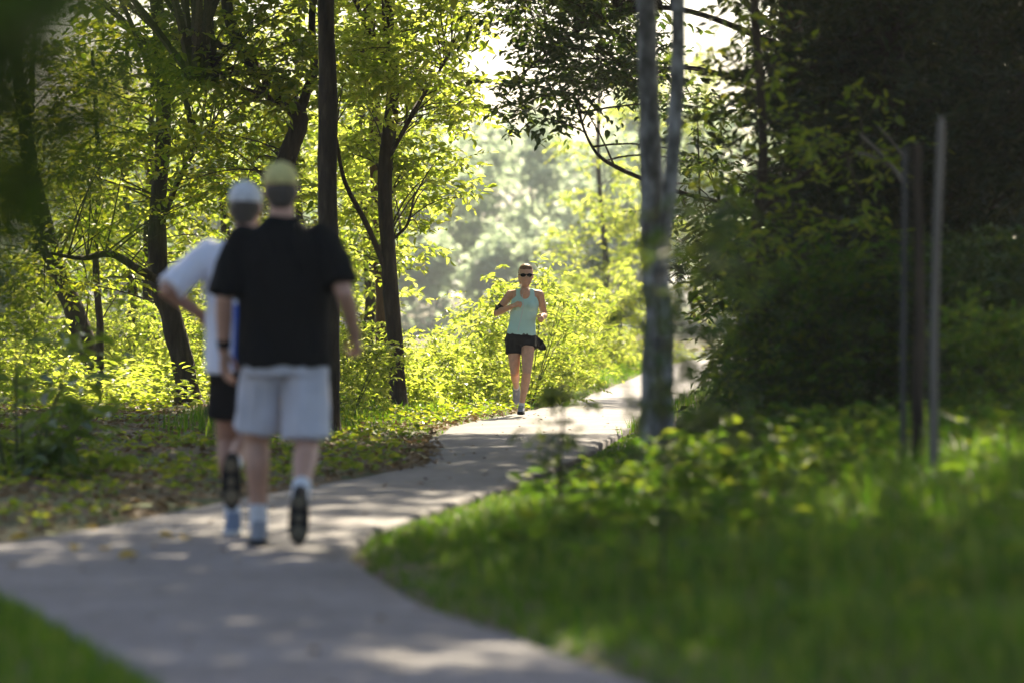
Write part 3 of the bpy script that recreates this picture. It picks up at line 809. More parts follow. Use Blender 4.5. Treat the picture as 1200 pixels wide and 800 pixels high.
k = RNG.random(len(x)) < .1 + smooth01(.35, .6, vnoise(x + 3, y, .9))
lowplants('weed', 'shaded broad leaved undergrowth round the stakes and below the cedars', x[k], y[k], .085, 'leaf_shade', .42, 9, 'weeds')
# leaf litter
x, y = scatter(30000, -9, .2, 19, 60, lambda x, y: (x < path_l(y) + .10 * vnoise(x, y, .4)) & (np.abs(x) < halfw(y) + .3))
n = len(x); g = Geo(); a = RNG.uniform(0, 6.28, n)
P = np.stack([x, y, np.maximum(ground_z(x, y), np.where(x > path_l(y) - .1, -.006, -9)) + RNG.uniform(.004, .03, n)], 1)
g.leaves(P, np.stack([np.cos(a), np.sin(a), RNG.normal(0, .15, n)], 1), np.array((0, 0, 1.)) + RNG.normal(0, .3, (n, 3)), RNG.uniform(.04, .1, n), RNG.uniform(.025, .06, n), simple=True)
tag(link_mesh('leaf_litter', g.mesh('leaf_litter', False), M['litter']), 'brown fallen leaf litter along the left edge of the path', 'leaf litter', kind='stuff')
x, y = scatter(420, -3, 2.5, 9, 48, lambda x, y: (x > path_l(y) + .05) & (x < path_r(y) - .05) & (np.abs(x) < halfw(y)))
n = len(x); g = Geo(); a = RNG.uniform(0, 6.28, n)
g.leaves(np.stack([x, y, np.full(n, .004)], 1), np.stack([np.cos(a), np.sin(a), RNG.uniform(0, .25, n)], 1), np.array((0, 0, 1.)) + RNG.normal(0, .25, (n, 3)), RNG.uniform(.02, .06, n), RNG.uniform(.012, .035, n), simple=True)
tag(link_mesh('leaf_litter', g.mesh('leaf_litter', False), M['litter']), 'sparse bits of dry leaf scattered over the path surface', 'leaf litter', kind='stuff')
# yellow leaves one can pick out
for q, (xp, yp, lab) in enumerate([(10, 634, 'yellow fallen leaf at the left picture edge of the path'), (85, 646, 'yellow fallen leaf on the path nearest the camera'),
                                   (114, 622, 'bright yellow fallen leaf at the litter edge'), (205, 630, 'yellow leaf on the path left of the white shirted walkers shoe'),
                                   (120, 645, 'small yellow leaf right of the nearest yellow leaf'), (138, 655, 'pale yellow leaf lying alone in the path shade'), (216, 634, 'yellow leaf close beside the walkers blue shoe')]):
    d = 4725 / (yp - 376); X = (xp - 600) / FPX * d
    g = Geo(); az = q * 1.3
    g.leaves(np.array([[0, 0, 0.]]), np.array([[math.cos(az), math.sin(az), .25]]), np.array([[.1, -.35, 1.]]), np.array([.10]), np.array([.07]))
    zz = .006 if X > float(path_l(d)) else gz(X, d) + .03
    root = tag(link_mesh('fallen_leaf', g.mesh('fallen_leaf', False), M['leaf_yellow'], None, (X, d, zz)), lab, 'leaf', 'yellow leaves on the path')

# ------------------------------------------------------------------ far bank
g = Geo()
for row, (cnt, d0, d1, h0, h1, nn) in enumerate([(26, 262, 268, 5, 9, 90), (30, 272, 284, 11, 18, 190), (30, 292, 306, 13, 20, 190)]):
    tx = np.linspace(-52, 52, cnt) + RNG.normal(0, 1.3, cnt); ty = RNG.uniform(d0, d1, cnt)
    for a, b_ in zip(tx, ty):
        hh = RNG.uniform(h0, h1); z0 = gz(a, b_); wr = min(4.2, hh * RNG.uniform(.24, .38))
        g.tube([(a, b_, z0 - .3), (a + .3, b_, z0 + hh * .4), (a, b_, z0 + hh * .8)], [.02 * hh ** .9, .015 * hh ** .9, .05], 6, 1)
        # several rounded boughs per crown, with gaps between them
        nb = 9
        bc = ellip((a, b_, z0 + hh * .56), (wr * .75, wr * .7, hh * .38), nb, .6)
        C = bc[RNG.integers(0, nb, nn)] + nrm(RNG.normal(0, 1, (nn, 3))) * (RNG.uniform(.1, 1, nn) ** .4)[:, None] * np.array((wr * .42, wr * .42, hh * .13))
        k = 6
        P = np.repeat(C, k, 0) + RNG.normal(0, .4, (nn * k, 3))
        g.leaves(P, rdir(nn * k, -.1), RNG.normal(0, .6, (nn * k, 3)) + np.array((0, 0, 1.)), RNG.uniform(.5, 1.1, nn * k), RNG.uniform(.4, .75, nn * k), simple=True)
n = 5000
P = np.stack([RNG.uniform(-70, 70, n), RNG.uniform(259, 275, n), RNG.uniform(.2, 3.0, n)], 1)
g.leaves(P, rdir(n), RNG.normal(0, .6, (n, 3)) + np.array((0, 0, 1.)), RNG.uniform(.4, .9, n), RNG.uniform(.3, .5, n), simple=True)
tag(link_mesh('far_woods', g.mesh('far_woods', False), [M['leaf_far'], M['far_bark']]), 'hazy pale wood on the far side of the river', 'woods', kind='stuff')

# ------------------------------------------------------------------ people
def fabric(name, col, dark=.8, rough=.85, scale=6):
    c = np.array(col)
    return noise_mat(name, [(.3, tuple(c * dark)), (.7, tuple(c))], scale, rough, .25, bump_scale=220, spec=.15, sheen=0)
def skin_mat(name, col):
    m, nt, out = new_mat(name)
    tc = nt.nodes.new('ShaderNodeTexCoord')
    nz = N(nt, 'ShaderNodeTexNoise', Scale=22, Detail=5); nt.links.new(tc.outputs['Object'], nz.inputs['Vector'])
    c = np.array(col)
    b = N(nt, 'ShaderNodeBsdfPrincipled', Roughness=.48)
    nt.links.new(ramp(nt, nz.outputs[0], [(.3, tuple(c * .85)), (.7, tuple(c * np.array((1.08, 1.04, 1.02))))]), b.inputs['Base Color'])
    b.inputs['Subsurface Weight'].default_value = .12
    b.inputs['Subsurface Radius'].default_value = (.012, .005, .003)
    nt.links.new(b.outputs[0], out.inputs[0])
    return m
M['skin_a'] = skin_mat('skin_a', (.50, .29, .21)); M['skin_b'] = skin_mat('skin_b', (.42, .23, .16)); M['skin_c'] = skin_mat('skin_c', (.66, .38, .24))
M['black_cotton'] = fabric('black_cotton', (.008, .008, .009)); M['shorts_pale'] = fabric('shorts_pale', (.63, .62, .68))
M['white_shirt'] = fabric('white_shirt', (.82, .83, .96), .96); M['blue_trim'] = fabric('blue_trim', (.04, .12, .55)); M['shorts_black'] = fabric('shorts_black', (.015, .014, .016))  # shirt: the blue of the sky light is put into the white cloth
M['cap_khaki'] = fabric('cap_khaki', (.68, .62, .27)); M['cap_white'] = fabric('cap_white', (.72, .74, .80)); M['mint'] = fabric('mint', (.55, .82, .74), .94)
M['sock'] = fabric('sock', (.75, .76, .8)); M['shoe_grey'] = fabric('shoe_grey', (.30, .32, .36)); M['shoe_dark'] = fabric('shoe_dark', (.03, .03, .035)); M['shoe_blue'] = fabric('shoe_blue', (.22, .27, .38))
M['rubber'] = fabric('rubber', (.02, .02, .022)); M['rubber_tan'] = fabric('rubber_tan', (.20, .17, .12)); M['rubber_white'] = fabric('rubber_white', (.6, .6, .6))
M['hair_grey'] = fabric('hair_grey', (.10, .085, .07), .5, .6, 40); M['hair_brown'] = fabric('hair_brown', (.22, .12, .06), .5, .5, 40)
M['lip'] = fabric('lip', (.40, .14, .11)); M['eye'] = fabric('eye', (.5, .5, .5), .9, .2)
M['lens'] = fabric('lens', (.006, .006, .007), .9, .12); M['plastic_white'] = fabric('plastic_white', (.7, .7, .7), .95, .4); M['metal'] = fabric('metal', (.5, .48, .4), .9, .3)

def ell_mesh(c, r, rot=None, nu=14, nv=9):
    V, F = [], []
    for a in range(nv + 1):
        th = math.pi * a / nv
        for b_ in range(nu):
            ph = 2 * math.pi * b_ / nu
            V.append((math.sin(th) * math.cos(ph) * r[0], math.sin(th) * math.sin(ph) * r[1], math.cos(th) * r[2]))
    for a in range(nv):
        for b_ in range(nu):
            F.append((a * nu + b_, (a + 1) * nu + b_, (a + 1) * nu + (b_ + 1) % nu, a * nu + (b_ + 1) % nu))
    V = np.array(V)
    if rot is not None: V = V @ np.array(rot).T
    return V + np.asarray(c), F
def loft(secs, n=20, power=2.3):
    """secs: (z, cx, cy, rx, ry) from low to high, closed at both ends"""
    V, F = [], []
    for z, cx, cy, rx, ry in secs:
        for k in range(n):
            a = 2 * math.pi * k / n
            ca, sa = math.cos(a), math.sin(a)
            V.append((cx + rx * math.copysign(abs(ca) ** (2 / power), ca), cy + ry * math.copysign(abs(sa) ** (2 / power), sa), z))
    m_ = len(secs)
    for r in range(m_ - 1):
        for k in range(n):
            F.append((r * n + k, r * n + (k + 1) % n, (r + 1) * n + (k + 1) % n, (r + 1) * n + k))
    V.append((secs[0][1], secs[0][2], secs[0][0])); V.append((secs[-1][1], secs[-1][2], secs[-1][0]))
    for k in range(n):
        F.append((m_ * n, (k + 1) % n, k)); F.append((m_ * n + 1, (m_ - 1) * n + k, (m_ - 1) * n + (k + 1) % n))
    return np.array(V), F
def limb(pts, rad, sides=14, curve=True, n=None, flat=None, hem=False):
    """tapered closed tube with rounded ends"""
    pts = np.asarray(pts, float)
    n = n or (len(pts) - 1) * 6 + 1
    q = polyline(pts, n) if curve else pts
    rr = np.interp(np.linspace(0, 1, len(q)), np.linspace(0, 1, len(rad)), rad)
    T = nrm(np.gradient(q, axis=0))
    P = [q[0] - T[0] * rr[0] * .8] + [q[0] - T[0] * rr[0] * .45] + list(q) + [q[-1] + T[-1] * rr[-1] * .45] + [q[-1] + T[-1] * rr[-1] * .8]
    rr = np.concatenate([[rr[0] * .5, rr[0] * .88], rr, [rr[-1] * .88, rr[-1] * .5]])
    if hem: P = P[:-2]; rr = rr[:-2]          # cut square, as cloth is
    P = np.array(P); T = nrm(np.gradient(P, axis=0))
    ref = np.array((1., 0, 0)) if abs(T[0][0]) < .8 else np.array((0, 1., 0))
    V, F = [], []
    for k in range(len(P)):
        u = ref - T[k] * ref.dot(T[k]); u /= np.linalg.norm(u); v = np.cross(T[k], u); ref = u
        for s in range(sides):
            a = 2 * math.pi * s / sides
            V.append(P[k] + rr[k] * (math.cos(a) * u + math.sin(a) * v * (flat or 1)))
    m_ = len(P)
    for r in range(m_ - 1):
        for k in range(sides):
            F.append((r * sides + k, r * sides + (k + 1) % sides, (r + 1) * sides + (k + 1) % sides, (r + 1) * sides + k))
    V.append(P[0]); V.append(P[-1])
    for k in range(sides):
        F.append((m_ * sides, (k + 1) % sides, k)); F.append((m_ * sides + 1, (m_ - 1) * sides + k, (m_ - 1) * sides + (k + 1) % sides))
    return np.array(V), F
def fuse(name, pieces, voxel=.008, iters=3, ratio=None, wrinkle=0.0, wscale=(9, 9, 5), seed=0.0):
    """one continuous surface from overlapping closed pieces"""
    V, F, n = [], [], 0
    for v, f in pieces:
        V += [tuple(p) for p in np.asarray(v)]; F += [tuple(int(q) + n for q in p) for p in f]; n += len(v)
    me = bpy.data.meshes.new(name); me.from_pydata(V, [], F); me.update()
    o = bpy.data.objects.new(name, me); SC.collection.objects.link(o)
    md = o.modifiers.new('r', 'REMESH'); md.mode = 'VOXEL'; md.voxel_size = voxel
    if iters:
        ms = o.modifiers.new('s', 'SMOOTH'); ms.factor = .5; ms.iterations = iters
    if ratio:
        dc = o.modifiers.new('d', 'DECIMATE'); dc.ratio = ratio
    dg = bpy.context.evaluated_depsgraph_get(); dg.update()
    out = bpy.data.meshes.new_from_object(o.evaluated_get(dg))
    bpy.data.objects.remove(o); bpy.data.meshes.remove(me)
    if wrinkle:
        n_ = len(out.vertices); co = np.empty(n_ * 3, np.float32); out.vertices.foreach_get('co', co); co = co.reshape(-1, 3)
        no = np.empty(n_ * 3, np.float32); out.vertices.foreach_get('normal', no); no = no.reshape(-1, 3)
        w_ = np.empty(n_)
        for q_, (x_, y_, z_) in enumerate(co.tolist()):
            a_ = mnoise.noise((x_ * wscale[0] + seed, y_ * wscale[1], z_ * wscale[2] + x_ * 4))
            b_ = mnoise.noise((x_ * wscale[0] * 2.6 - seed, y_ * wscale[1] * 2.2, z_ * wscale[2] * 2 - x_ * 11))
            c_ = 1 - abs(mnoise.noise((x_ * wscale[0] * 1.1 + 7 + seed, y_ * 6, z_ * wscale[2] * 1.3 + x_ * 9))) * 2
            w_[q_] = a_ + .5 * b_ + .6 * c_
        out.vertices.foreach_set('co', (co + no * (wrinkle * w_)[:, None]).astype(np.float32).ravel())
        out.update()
    out.polygons.foreach_set('use_smooth', np.ones(len(out.polygons), dtype=bool)); out.name = name
    return out
def raw(name, pieces, smooth=True):
    V, F, n = [], [], 0
    for v, f in pieces:
        V += [tuple(p) for p in np.asarray(v)]; F += [tuple(int(q) + n for q in p) for p in f]; n += len(v)
    me = bpy.data.meshes.new(name); me.from_pydata(V, [], F); me.update()
    me.polygons.foreach_set('use_smooth', np.full(len(me.polygons), smooth)); return me
def frame(fwd, up):
    f = nrm(fwd); r = nrm(np.cross(f, up)); u = np.cross(r, f)
    return np.stack([r, f, u], 1)            # columns: right, forward, up
def xf(piece, Rm, t, s=1.0):
    v, f = piece; return np.asarray(v) * s @ np.asarray(Rm).T + np.asarray(t), f

def head_pieces(sc=1.0):
    """face looks along +y, chin at z = 0, crown at .235"""
    secs = [(.0, 0, .066, .018, .018), (.008, 0, .064, .032, .030), (.025, 0, .052, .046, .046), (.05, 0, .03, .058, .070), (.08, 0, .016, .066, .086),
            (.115, 0, .004, .071, .094), (.15, 0, -.002, .0745, .097), (.18, 0, -.006, .071, .091), (.205, 0, -.008, .058, .076), (.222, 0, -.01, .040, .052), (.233, 0, -.01, .016, .02)]
    p = [loft(secs, 22, 2.15)]
    p.append(limb([(0, .088, .128), (0, .102, .105), (0, .112, .083)], [.008, .010, .014]))
    p.append(ell_mesh((0, .095, .078), (.018, .012, .008)))
    p.append(ell_mesh((0, .086, .136), (.05, .013, .009)))
    p.append(ell_mesh((0, .083, .047), (.022, .010, .011)))
    for s in (-1, 1):
        p.append(ell_mesh((s * .074, -.004, .105), (.008, .018, .031)))
        p.append(ell_mesh((s * .042, .066, .09), (.022, .02, .018)))
    return [(np.asarray(v) * sc, f) for v, f in p]
def hand_pieces(wrist, fwd, palm_n, thumb_side, curl, sc=1.0):
    """fwd: wrist to knuckles; palm_n: out of the palm; thumb_side: +1/-1 along cross(fwd, palm_n); curl in radians per joint"""
    f = nrm(fwd); pn = np.asarray(palm_n, float); pn = nrm(pn - f * pn.dot(f)); s = np.cross(f, pn) * thumb_side
    w = np.asarray(wrist, float); P = []
    P.append(limb([w - f * .02, w + f * .02, w + f * .05 * sc, w + f * .085 * sc], [.026 * sc, .031 * sc, .038 * sc, .036 * sc], 14, flat=None))
    P[-1] = ((lambda v: w + (v - w) - np.outer((v - w) @ pn, pn) * .45)(P[-1][0]), P[-1][1])
    for k, (off, L) in enumerate([(.030, .072), (.010, .080), (-.010, .074), (-.029, .060)]):
        b_ = w + f * (.088 - .004 * abs(k - 1)) * sc + s * off * sc
        pts = [b_ - f * .012 * sc]; d = f.copy(); seg = [L * .45, L * .32, L * .26]
        cur = b_.copy(); pts.append(cur.copy())
        ang = curl * .9
        for q in range(3):
            d = f * math.cos(ang) + pn * math.sin(ang) + s * off * .9
            d = nrm(d); cur = cur + d * seg[q] * sc; pts.append(cur.copy()); ang += curl
        P.append(limb(pts, [.0092 * sc, .009 * sc, .0085 * sc, .0075 * sc, .006 * sc], 10, curve=False))
    b_ = w + f * .03 * sc + s * .026 * sc + pn * .006
    d1 = nrm(f * .7 + s * .75 + pn * (.2 + .4 * min(curl, 1))); d2 = nrm(f * .9 + s * (.3 - .45 * min(curl, 1)) + pn * (.2 + .6 * min(curl, 1)))
    P.append(limb([b_ - d1 * .01, b_ + d1 * .036 * sc, b_ + d1 * .036 * sc + d2 * .032 * sc, b_ + d1 * .036 * sc + d2 * .056 * sc], [.013 * sc, .0115 * sc, .0098 * sc, .0075 * sc], 10, curve=False))
    return P
def shoe(root, ankle, fwd, up, mats, label=None, sc=1.0, sole_patch=True):
    """foot along fwd; ankle joint is .085 above the sole"""
    Rm = frame(fwd, up); t = np.asarray(ankle, float)
    def outline(off, z0, z1, n=26):
        V, F = [], []
        for z, g_ in ((z0, off - .003), (z0 + .006, off), (z1, off)):
            for k in range(n):
                a = 2 * math.pi * k / n
                yy = math.cos(a); xx = math.sin(a)
                wid = .046 + .007 * max(0, yy) - .004 * (1 - abs(yy))
                V.append((xx * (wid + g_) * (1 - .12 * max(0, yy) ** 4), .065 + yy * (.138 + g_), z + (.022 * max(0, yy - .55) if z < -.05 else .018 * max(0, yy - .6))))
        for r in range(2):
            for k in range(n): F.append((r * n + k, r * n + (k + 1) % n, (r + 1) * n + (k + 1) % n, (r + 1) * n + k))
        F.append(tuple(range(n - 1, -1, -1))); F.append(tuple(range(2 * n, 3 * n)))
        return np.array(V), F
    up_p = [loft([(-.066, 0, .062, .041, .128), (-.045, 0, .058, .043, .126), (-.02, 0, .035, .041, .098), (.0, 0, .008, .038, .066), (.022, 0, -.012, .036, .046), (.03, 0, -.014, .03, .04)], 20, 2.2),
            ell_mesh((0, .135, -.046), (.042, .055, .026))]
    me = fuse('shoe', [xf(p, Rm, t, sc) for p in up_p], .006, 3, .6)
    o = link_mesh('shoe', me, M[mats[0]], root)
    if label: o['label'] = label
    s_ = link_mesh('sole', raw('sole', [xf(outline(.004, -.088, -.060), Rm, t, sc)]), M[mats[1]], o)
    if sole_patch:
        pad = []
        for yc, hw, hl in ((.135, .034, .038), (-.02, .030, .034), (.06, .016, .026)):
            pad.append(ell_mesh((0, yc, -.0875), (hw, hl, .006)))
        link_mesh('tread', raw('tread', [xf(p, Rm, t, sc) for p in pad]), M[mats[2]], o)
    lp = []
    for k in range(4):
        y0 = .055 + k * .02; z0 = .004 - k * .0105
        lp.append(limb([(-.025, y0 - .004, z0 - .008), (0, y0 + .004, z0 + .005), (.025, y0 - .004, z0 - .008)], [.0035, .0035], 6, n=7))
    link_mesh('lace', raw('lace', [xf(p, Rm, t, sc) for p in lp]), M['plastic_white'], o)
    return o
def sock(root, ankle, knee, h, r0, r1, mat='sock'):
    a = np.asarray(ankle, float); d = nrm(np.asarray(knee, float) - a)
    link_mesh('sock', raw('sock', [limb([a - d * .01, a + d * h * .5, a + d * h], [r0, r0 * .98, r1], 16)]), M[mat], root)
def cap(root, hr, t, mat, opening, sc=1.0):
    """ball cap on a head placed by rotation hr and offset t (chin)"""
    sec = [(.142, 0, -.002, .0785, .101), (.150, 0, -.003, .080, .103), (.175, 0, -.005, .080, .102), (.205, 0, -.007, .072, .092), (.228, 0, -.009, .055, .070), (.243, 0, -.01, .032, .04), (.249, 0, -.01, .01, .012)]
    c = link_mesh('cap', raw('cap', [xf(loft(sec, 24, 2.1), hr, t, sc)]), M[mat], root)
    V, F = [], []
    n = 13
    for layer, dz in ((0, .0), (1, .006)):
        for r_ in range(4):
            for k in range(n):
                a = math.pi * (.1 + .8 * k / (n - 1)); q = r_ / 3
                V.append((math.cos(a) * (.078 + .008 * q), .012 + math.sin(a) * .088 + math.sin(a) * .075 * q, .146 + dz - .02 * q - .02 * q * abs(math.cos(a)) ** 2))
    o_ = 4 * n
    for r_ in range(3):
        for k in range(n - 1):
            a = r_ * n + k; F.append((a, a + 1, a + n + 1, a + n)); F.append((o_ + a, o_ + a + n, o_ + a + n + 1, o_ + a + 1))
    for k in range(n - 1):
        a = 3 * n + k; F.append((a, a + 1, o_ + a + 1, o_ + a))
    link_mesh('brim', raw('brim', [xf((np.array(V), F), hr, t, sc)]), M[mat], c)
    link_mesh('button', raw('button', [xf(ell_mesh((0, -.01, .25), (.008, .008, .005)), hr, t, sc)]), M[mat], c)
    # half-moon opening over the strap at the back
    V = [(0, 0, 0)]; V = []
    m_ = 12
    for k in range(m_ + 1):
        a = math.pi * k / m_; xx = math.cos(a) * .037; zz = .153 + math.sin(a) * .033
        fy = math.sqrt(max(0, 1 - (xx / .08) ** 2))
        V.append((xx, -.005 - .1005 * fy - .004 + max(0, zz - .165) * .22, zz))
    F = [tuple(range(m_ + 1))]
    back = [(x_, y_ + .012, z_) for x_, y_, z_ in V]
    F.append(tuple(range(2 * m_ + 1, m_, -1)))
    for k in range(m_ + 1): F.append((k, (k + 1) % (m_ + 1), m_ + 1 + (k + 1) % (m_ + 1), m_ + 1 + k))
    link_mesh('strap_opening', raw('strap_opening', [xf((np.array(V + back), F), hr, t, sc)], False), M[opening], c)
    return c
def hair(root, hr, t, mat, low=.03, sc=1.0, full=False):
    pcs = [ell_mesh((0, -.028, .112), (.0755, .078, .07)), ell_mesh((0, -.045, .07), (.058, .055, .045))]
    if full:
        pcs = [ell_mesh((0, -.02, .15), (.078, .088, .088)), ell_mesh((0, -.03, .115), (.0765, .078, .075)), ell_mesh((0, .02, .188), (.066, .066, .046))]
    link_mesh('hair', fuse('hair', [xf(p, hr, t, sc) for p in pcs], .006, 2, .6, .003, (60, 60, 20)), M[mat], root)
def face_bits(root, hr, t, sc=1.0):
    for s in (-1, 1):
        e = link_mesh('eye', raw('eye', [xf(ell_mesh((s * .031, .083, .118), (.013, .010, .008)), hr, t, sc)]), M['eye'], root)
        link_mesh('iris', raw('iris', [xf(ell_mesh((s * .031, .0915, .118), (.0055, .003, .0055)), hr, t, sc)]), M['lens'], e)
    link_mesh('mouth', raw('mouth', [xf(ell_mesh((0, .0915, .048), (.023, .0055, .0065)), hr, t, sc)]), M['lip'], root)
EYE3 = np.eye(3)
def rot_x(a): c, s = math.cos(a), math.sin(a); return np.array(((1, 0, 0), (0, c, -s), (0, s, c)))
def rot_z(a): c, s = math.cos(a), math.sin(a); return np.array(((c, -s, 0), (s, c, 0), (0, 0, 1)))

# ---- man in the black shirt, walking away
DA = 17.85; SA = FPX / DA
GA = .0
pa = empty('person', ((330 - 600) / FPX * DA, DA, GA)); tag(pa, 'person in black t-shirt, pale shorts and khaki cap walking away down the path', 'person')
hr = rot_z(.08) @ rot_x(-.06); ht = np.array((-.005, .02, 1.535))
la, lk, lh = np.array((-.118, .17, .088)), np.array((-.122, .13, .49)), np.array((-.095, .0, .92))
ra, rk, rh = np.array((.105, -.36, .245)), np.array((.122, -.02, .485)), np.array((.095, .0, .92))
lsh, lel, lwr = np.array((-.195, .0, 1.44)), np.array((-.262, -.06, 1.15)), np.array((-.272, .04, .91))
rsh, rel, rwr = np.array((.200, .0, 1.435)), np.array((.298, -.10, 1.175)), np.array((.340, .06, .985))
def leg(h, k, a, s=1.0):
    d = nrm(a - k); cb = k + (a - k) * .3 + np.array((0, -.018, 0)) * s
    return [limb([h, h + (k - h) * .5, k], [.088, .076, .058]), limb([k, cb, k + (a - k) * .62, a], [.056, .059, .045, .036])]
def arm(s_, e, w): return [limb([s_, s_ + (e - s_) * .5, e], [.052, .049, .041]), limb([e, e + (w - e) * .35, w], [.041, .040, .028])]
body = [loft([(.86, 0, 0, .15, .10), (.95, 0, 0, .165, .115), (1.1, 0, .01, .16, .115), (1.3, 0, 0, .17, .11), (1.42, 0, 0, .17, .09), (1.5, 0, 0, .09, .06)])]
body += [limb([(0, -.01, 1.44), (0, 0, 1.52), (0, .012, 1.60)], [.068, .058, .057])]
body += [xf(p, hr, ht) for p in head_pieces()]
body += leg(lh, lk, la) + leg(rh, rk, ra) + arm(lsh, lel, lwr) + arm(rsh, rel, rwr)
body += [limb([la, la + (0, .1, -.05)], [.034, .03]), limb([ra, ra + (0, .02, -.1)], [.034, .03])]
body += hand_pieces(lwr, lwr - lel + np.array((0.02, -.02, -.05)), (.75, -.3, 0), -1, .30)
body += hand_pieces(rwr, (.03, .12, -.2), (-.8, -.2, -.2), 1, 1.05)
link_mesh('body', fuse('body', body, .0052, 3, .35), M['skin_a'], pa)
hair(pa, hr, ht, 'hair_grey'); face_bits(pa, hr, ht)
cap(pa, hr, ht, 'cap_khaki', 'hair_grey', 1.02)
shirt = [loft([(.842, .01, .0, .212, .148), (.87, .01, .0, .216, .152), (.95, .01, .005, .214, .152), (1.05, .01, .01, .213, .152), (1.2, .008, .0, .215, .145), (1.33, .004, -.005, .218, .135), (1.41, .0, -.005, .200, .112), (1.455, 0, -.004, .160, .092), (1.495, 0, -.002, .108, .076), (1.528, 0, .0, .074, .066)], 28, 2.5)]
shirt += [limb([lsh + (.03, 0, -.01), lsh + (lel - lsh) * .45, lsh + (lel - lsh) * .94], [.074, .076, .082], 22, hem=True), limb([rsh + (-.025, 0, -.004), rsh + (rel - rsh) * .4, rsh + (rel - rsh) * .84], [.075, .078, .084], 22, hem=True)]
sh_ = link_mesh('t_shirt', fuse('t_shirt', shirt, .009, 3, None, .015, (7, 7, 4), 1.0), M['black_cotton'], pa)
link_mesh('collar', raw('collar', [limb([(math.cos(a) * .074, math.sin(a) * .066, 1.528 + .008 * math.sin(a)) for a in np.linspace(0, 6.2, 25)], [.009, .009], 8, curve=False)]), M['black_cotton'], sh_)
sho = [loft([(.80, .01, 0, .195, .13), (.86, .01, 0, .20, .135), (.93, .01, 0, .195, .13), (.96, .01, 0, .19, .125)], 26, 2.4),
       limb([lh + (.01, 0, -.05), lh + (lk - lh) * .5, lh + (lk - lh) * .86], [.100, .102, .106], 22, hem=True), limb([rh + (-.005, 0, -.05), rh + (rk - rh) * .5, rh + (rk - rh) * .95], [.102, .106, .114], 22, hem=True)]
so_ = link_mesh('shorts', fuse('shorts', sho, .009, 3, None, .015, (9, 9, 3), 4.0), M['shorts_pale'], pa)
link_mesh('pocket', raw('pocket', [limb([(.125, -.132, .80), (.175, -.105, .80), (.178, -.10, .74), (.13, -.128, .73)], [.003, .003], 6, curve=False)]), M['shorts_pale'], so_)
sock(pa, la, lk, .11, .043, .041); sock(pa, ra, rk, .10, .043, .044)
shoe(pa, la, (-.08, 1, 0), (0, 0, 1), ('shoe_grey', 'rubber', 'rubber'), 'grey trainer flat on the path')
shoe(pa, ra, (-.05, .42, -1.0), (0, 1, .42), ('shoe_dark', 'rubber', 'rubber_tan'), 'dark trainer with its heel lifted and sole showing')
link_mesh('watch', raw('watch', [limb([lwr + (lel - lwr) * .12, lwr + (lel - lwr) * .22], [.032, .033], 14)]), M['rubber'], pa)

# ---- man in the white shirt, half hidden beyond him
DB = 18.75
pb = empty('person', ((272 - 600) / FPX * DB, DB, GA)); tag(pb, 'person in white shirt, black shorts and white cap half hidden behind another walker', 'person')
hr = rot_z(-.12) @ rot_x(-.05); ht = np.array((.062, .04, 1.485))
la, lk, lh = np.array((.0, .08, .088)), np.array((-.028, .11, .475)), np.array((-.02, .0, .88))
ra, rk, rh = np.array((.03, -.42, .365)), np.array((.085, .0, .475)), np.array((.135, .0, .88))
lsh, lel, lwr = np.array((-.125, .0, 1.385)), np.array((-.305, -.13, 1.195)), np.array((-.165, .06, 1.085))
rsh, rel, rwr = np.array((.255, .0, 1.385)), np.array((.335, -.12, 1.13)), np.array((.27, .1, 1.05))
body = [loft([(.82, .06, 0, .14, .10), (.92, .06, 0, .155, .11), (1.05, .063, .01, .15, .11), (1.25, .065, 0, .16, .105), (1.37, .065, 0, .16, .085), (1.45, .065, 0, .085, .06)])]
body += [limb([(.065, -.01, 1.39), (.063, .005, 1.47), (.062, .03, 1.55)], [.064, .055, .054])]
body += [xf(p, hr, ht) for p in head_pieces()]
body += leg(lh, lk, la) + leg(rh, rk, ra) + arm(lsh, lel, lwr) + arm(rsh, rel, rwr)
body += [limb([la, la + (0, .1, -.05)], [.034, .03]), limb([ra, ra + (0, .02, -.1)], [.034, .03])]
body += hand_pieces(lwr, lwr - lel + np.array((.02, 0, -.05)), (.5, -.1, -.6), -1, .95)
body += hand_pieces(rwr, rwr - rel, (-.8, 0, -.1), 1, .9)
link_mesh('body', fuse('body', body, .0052, 3, .35), M['skin_b'], pb)
hair(pb, hr, ht, 'hair_grey'); face_bits(pb, hr, ht)
cap(pb, hr, ht, 'cap_white', 'hair_grey', 1.0)
shirt = [loft([(.80, .065, .0, .190, .135), (.9, .065, .005, .192, .138), (1.02, .065, .01, .19, .138), (1.16, .065, .0, .194, .132), (1.28, .065, -.005, .20, .124), (1.365, .065, -.005, .19, .105), (1.415, .064, -.004, .15, .085), (1.45, .064, -.002, .095, .072), (1.47, .063, .0, .072, .064)], 28, 2.5)]
shirt += [limb([lsh + (.03, 0, -.01), lsh + (lel - lsh) * .5, lsh + (lel - lsh) * .93], [.078, .074, .076], 22, hem=True), limb([rsh + (-.03, 0, -.01), rsh + (rel - rsh) * .45, rsh + (rel - rsh) * .85], [.08, .078, .08], 22, hem=True)]
sh_ = link_mesh('t_shirt', fuse('t_shirt', shirt, .009, 3, None, .010, (7, 7, 5), 9.0), M['white_shirt'], pb)
link_mesh('blue_stripe', raw('blue_stripe', [limb([(.03, -.140, 1.12), (.035, -.146, 1.02), (.03, -.146, .92), (.02, -.143, .83)], [.012, .017, .015, .01], 10, flat=.4)]), M['blue_trim'], sh_)
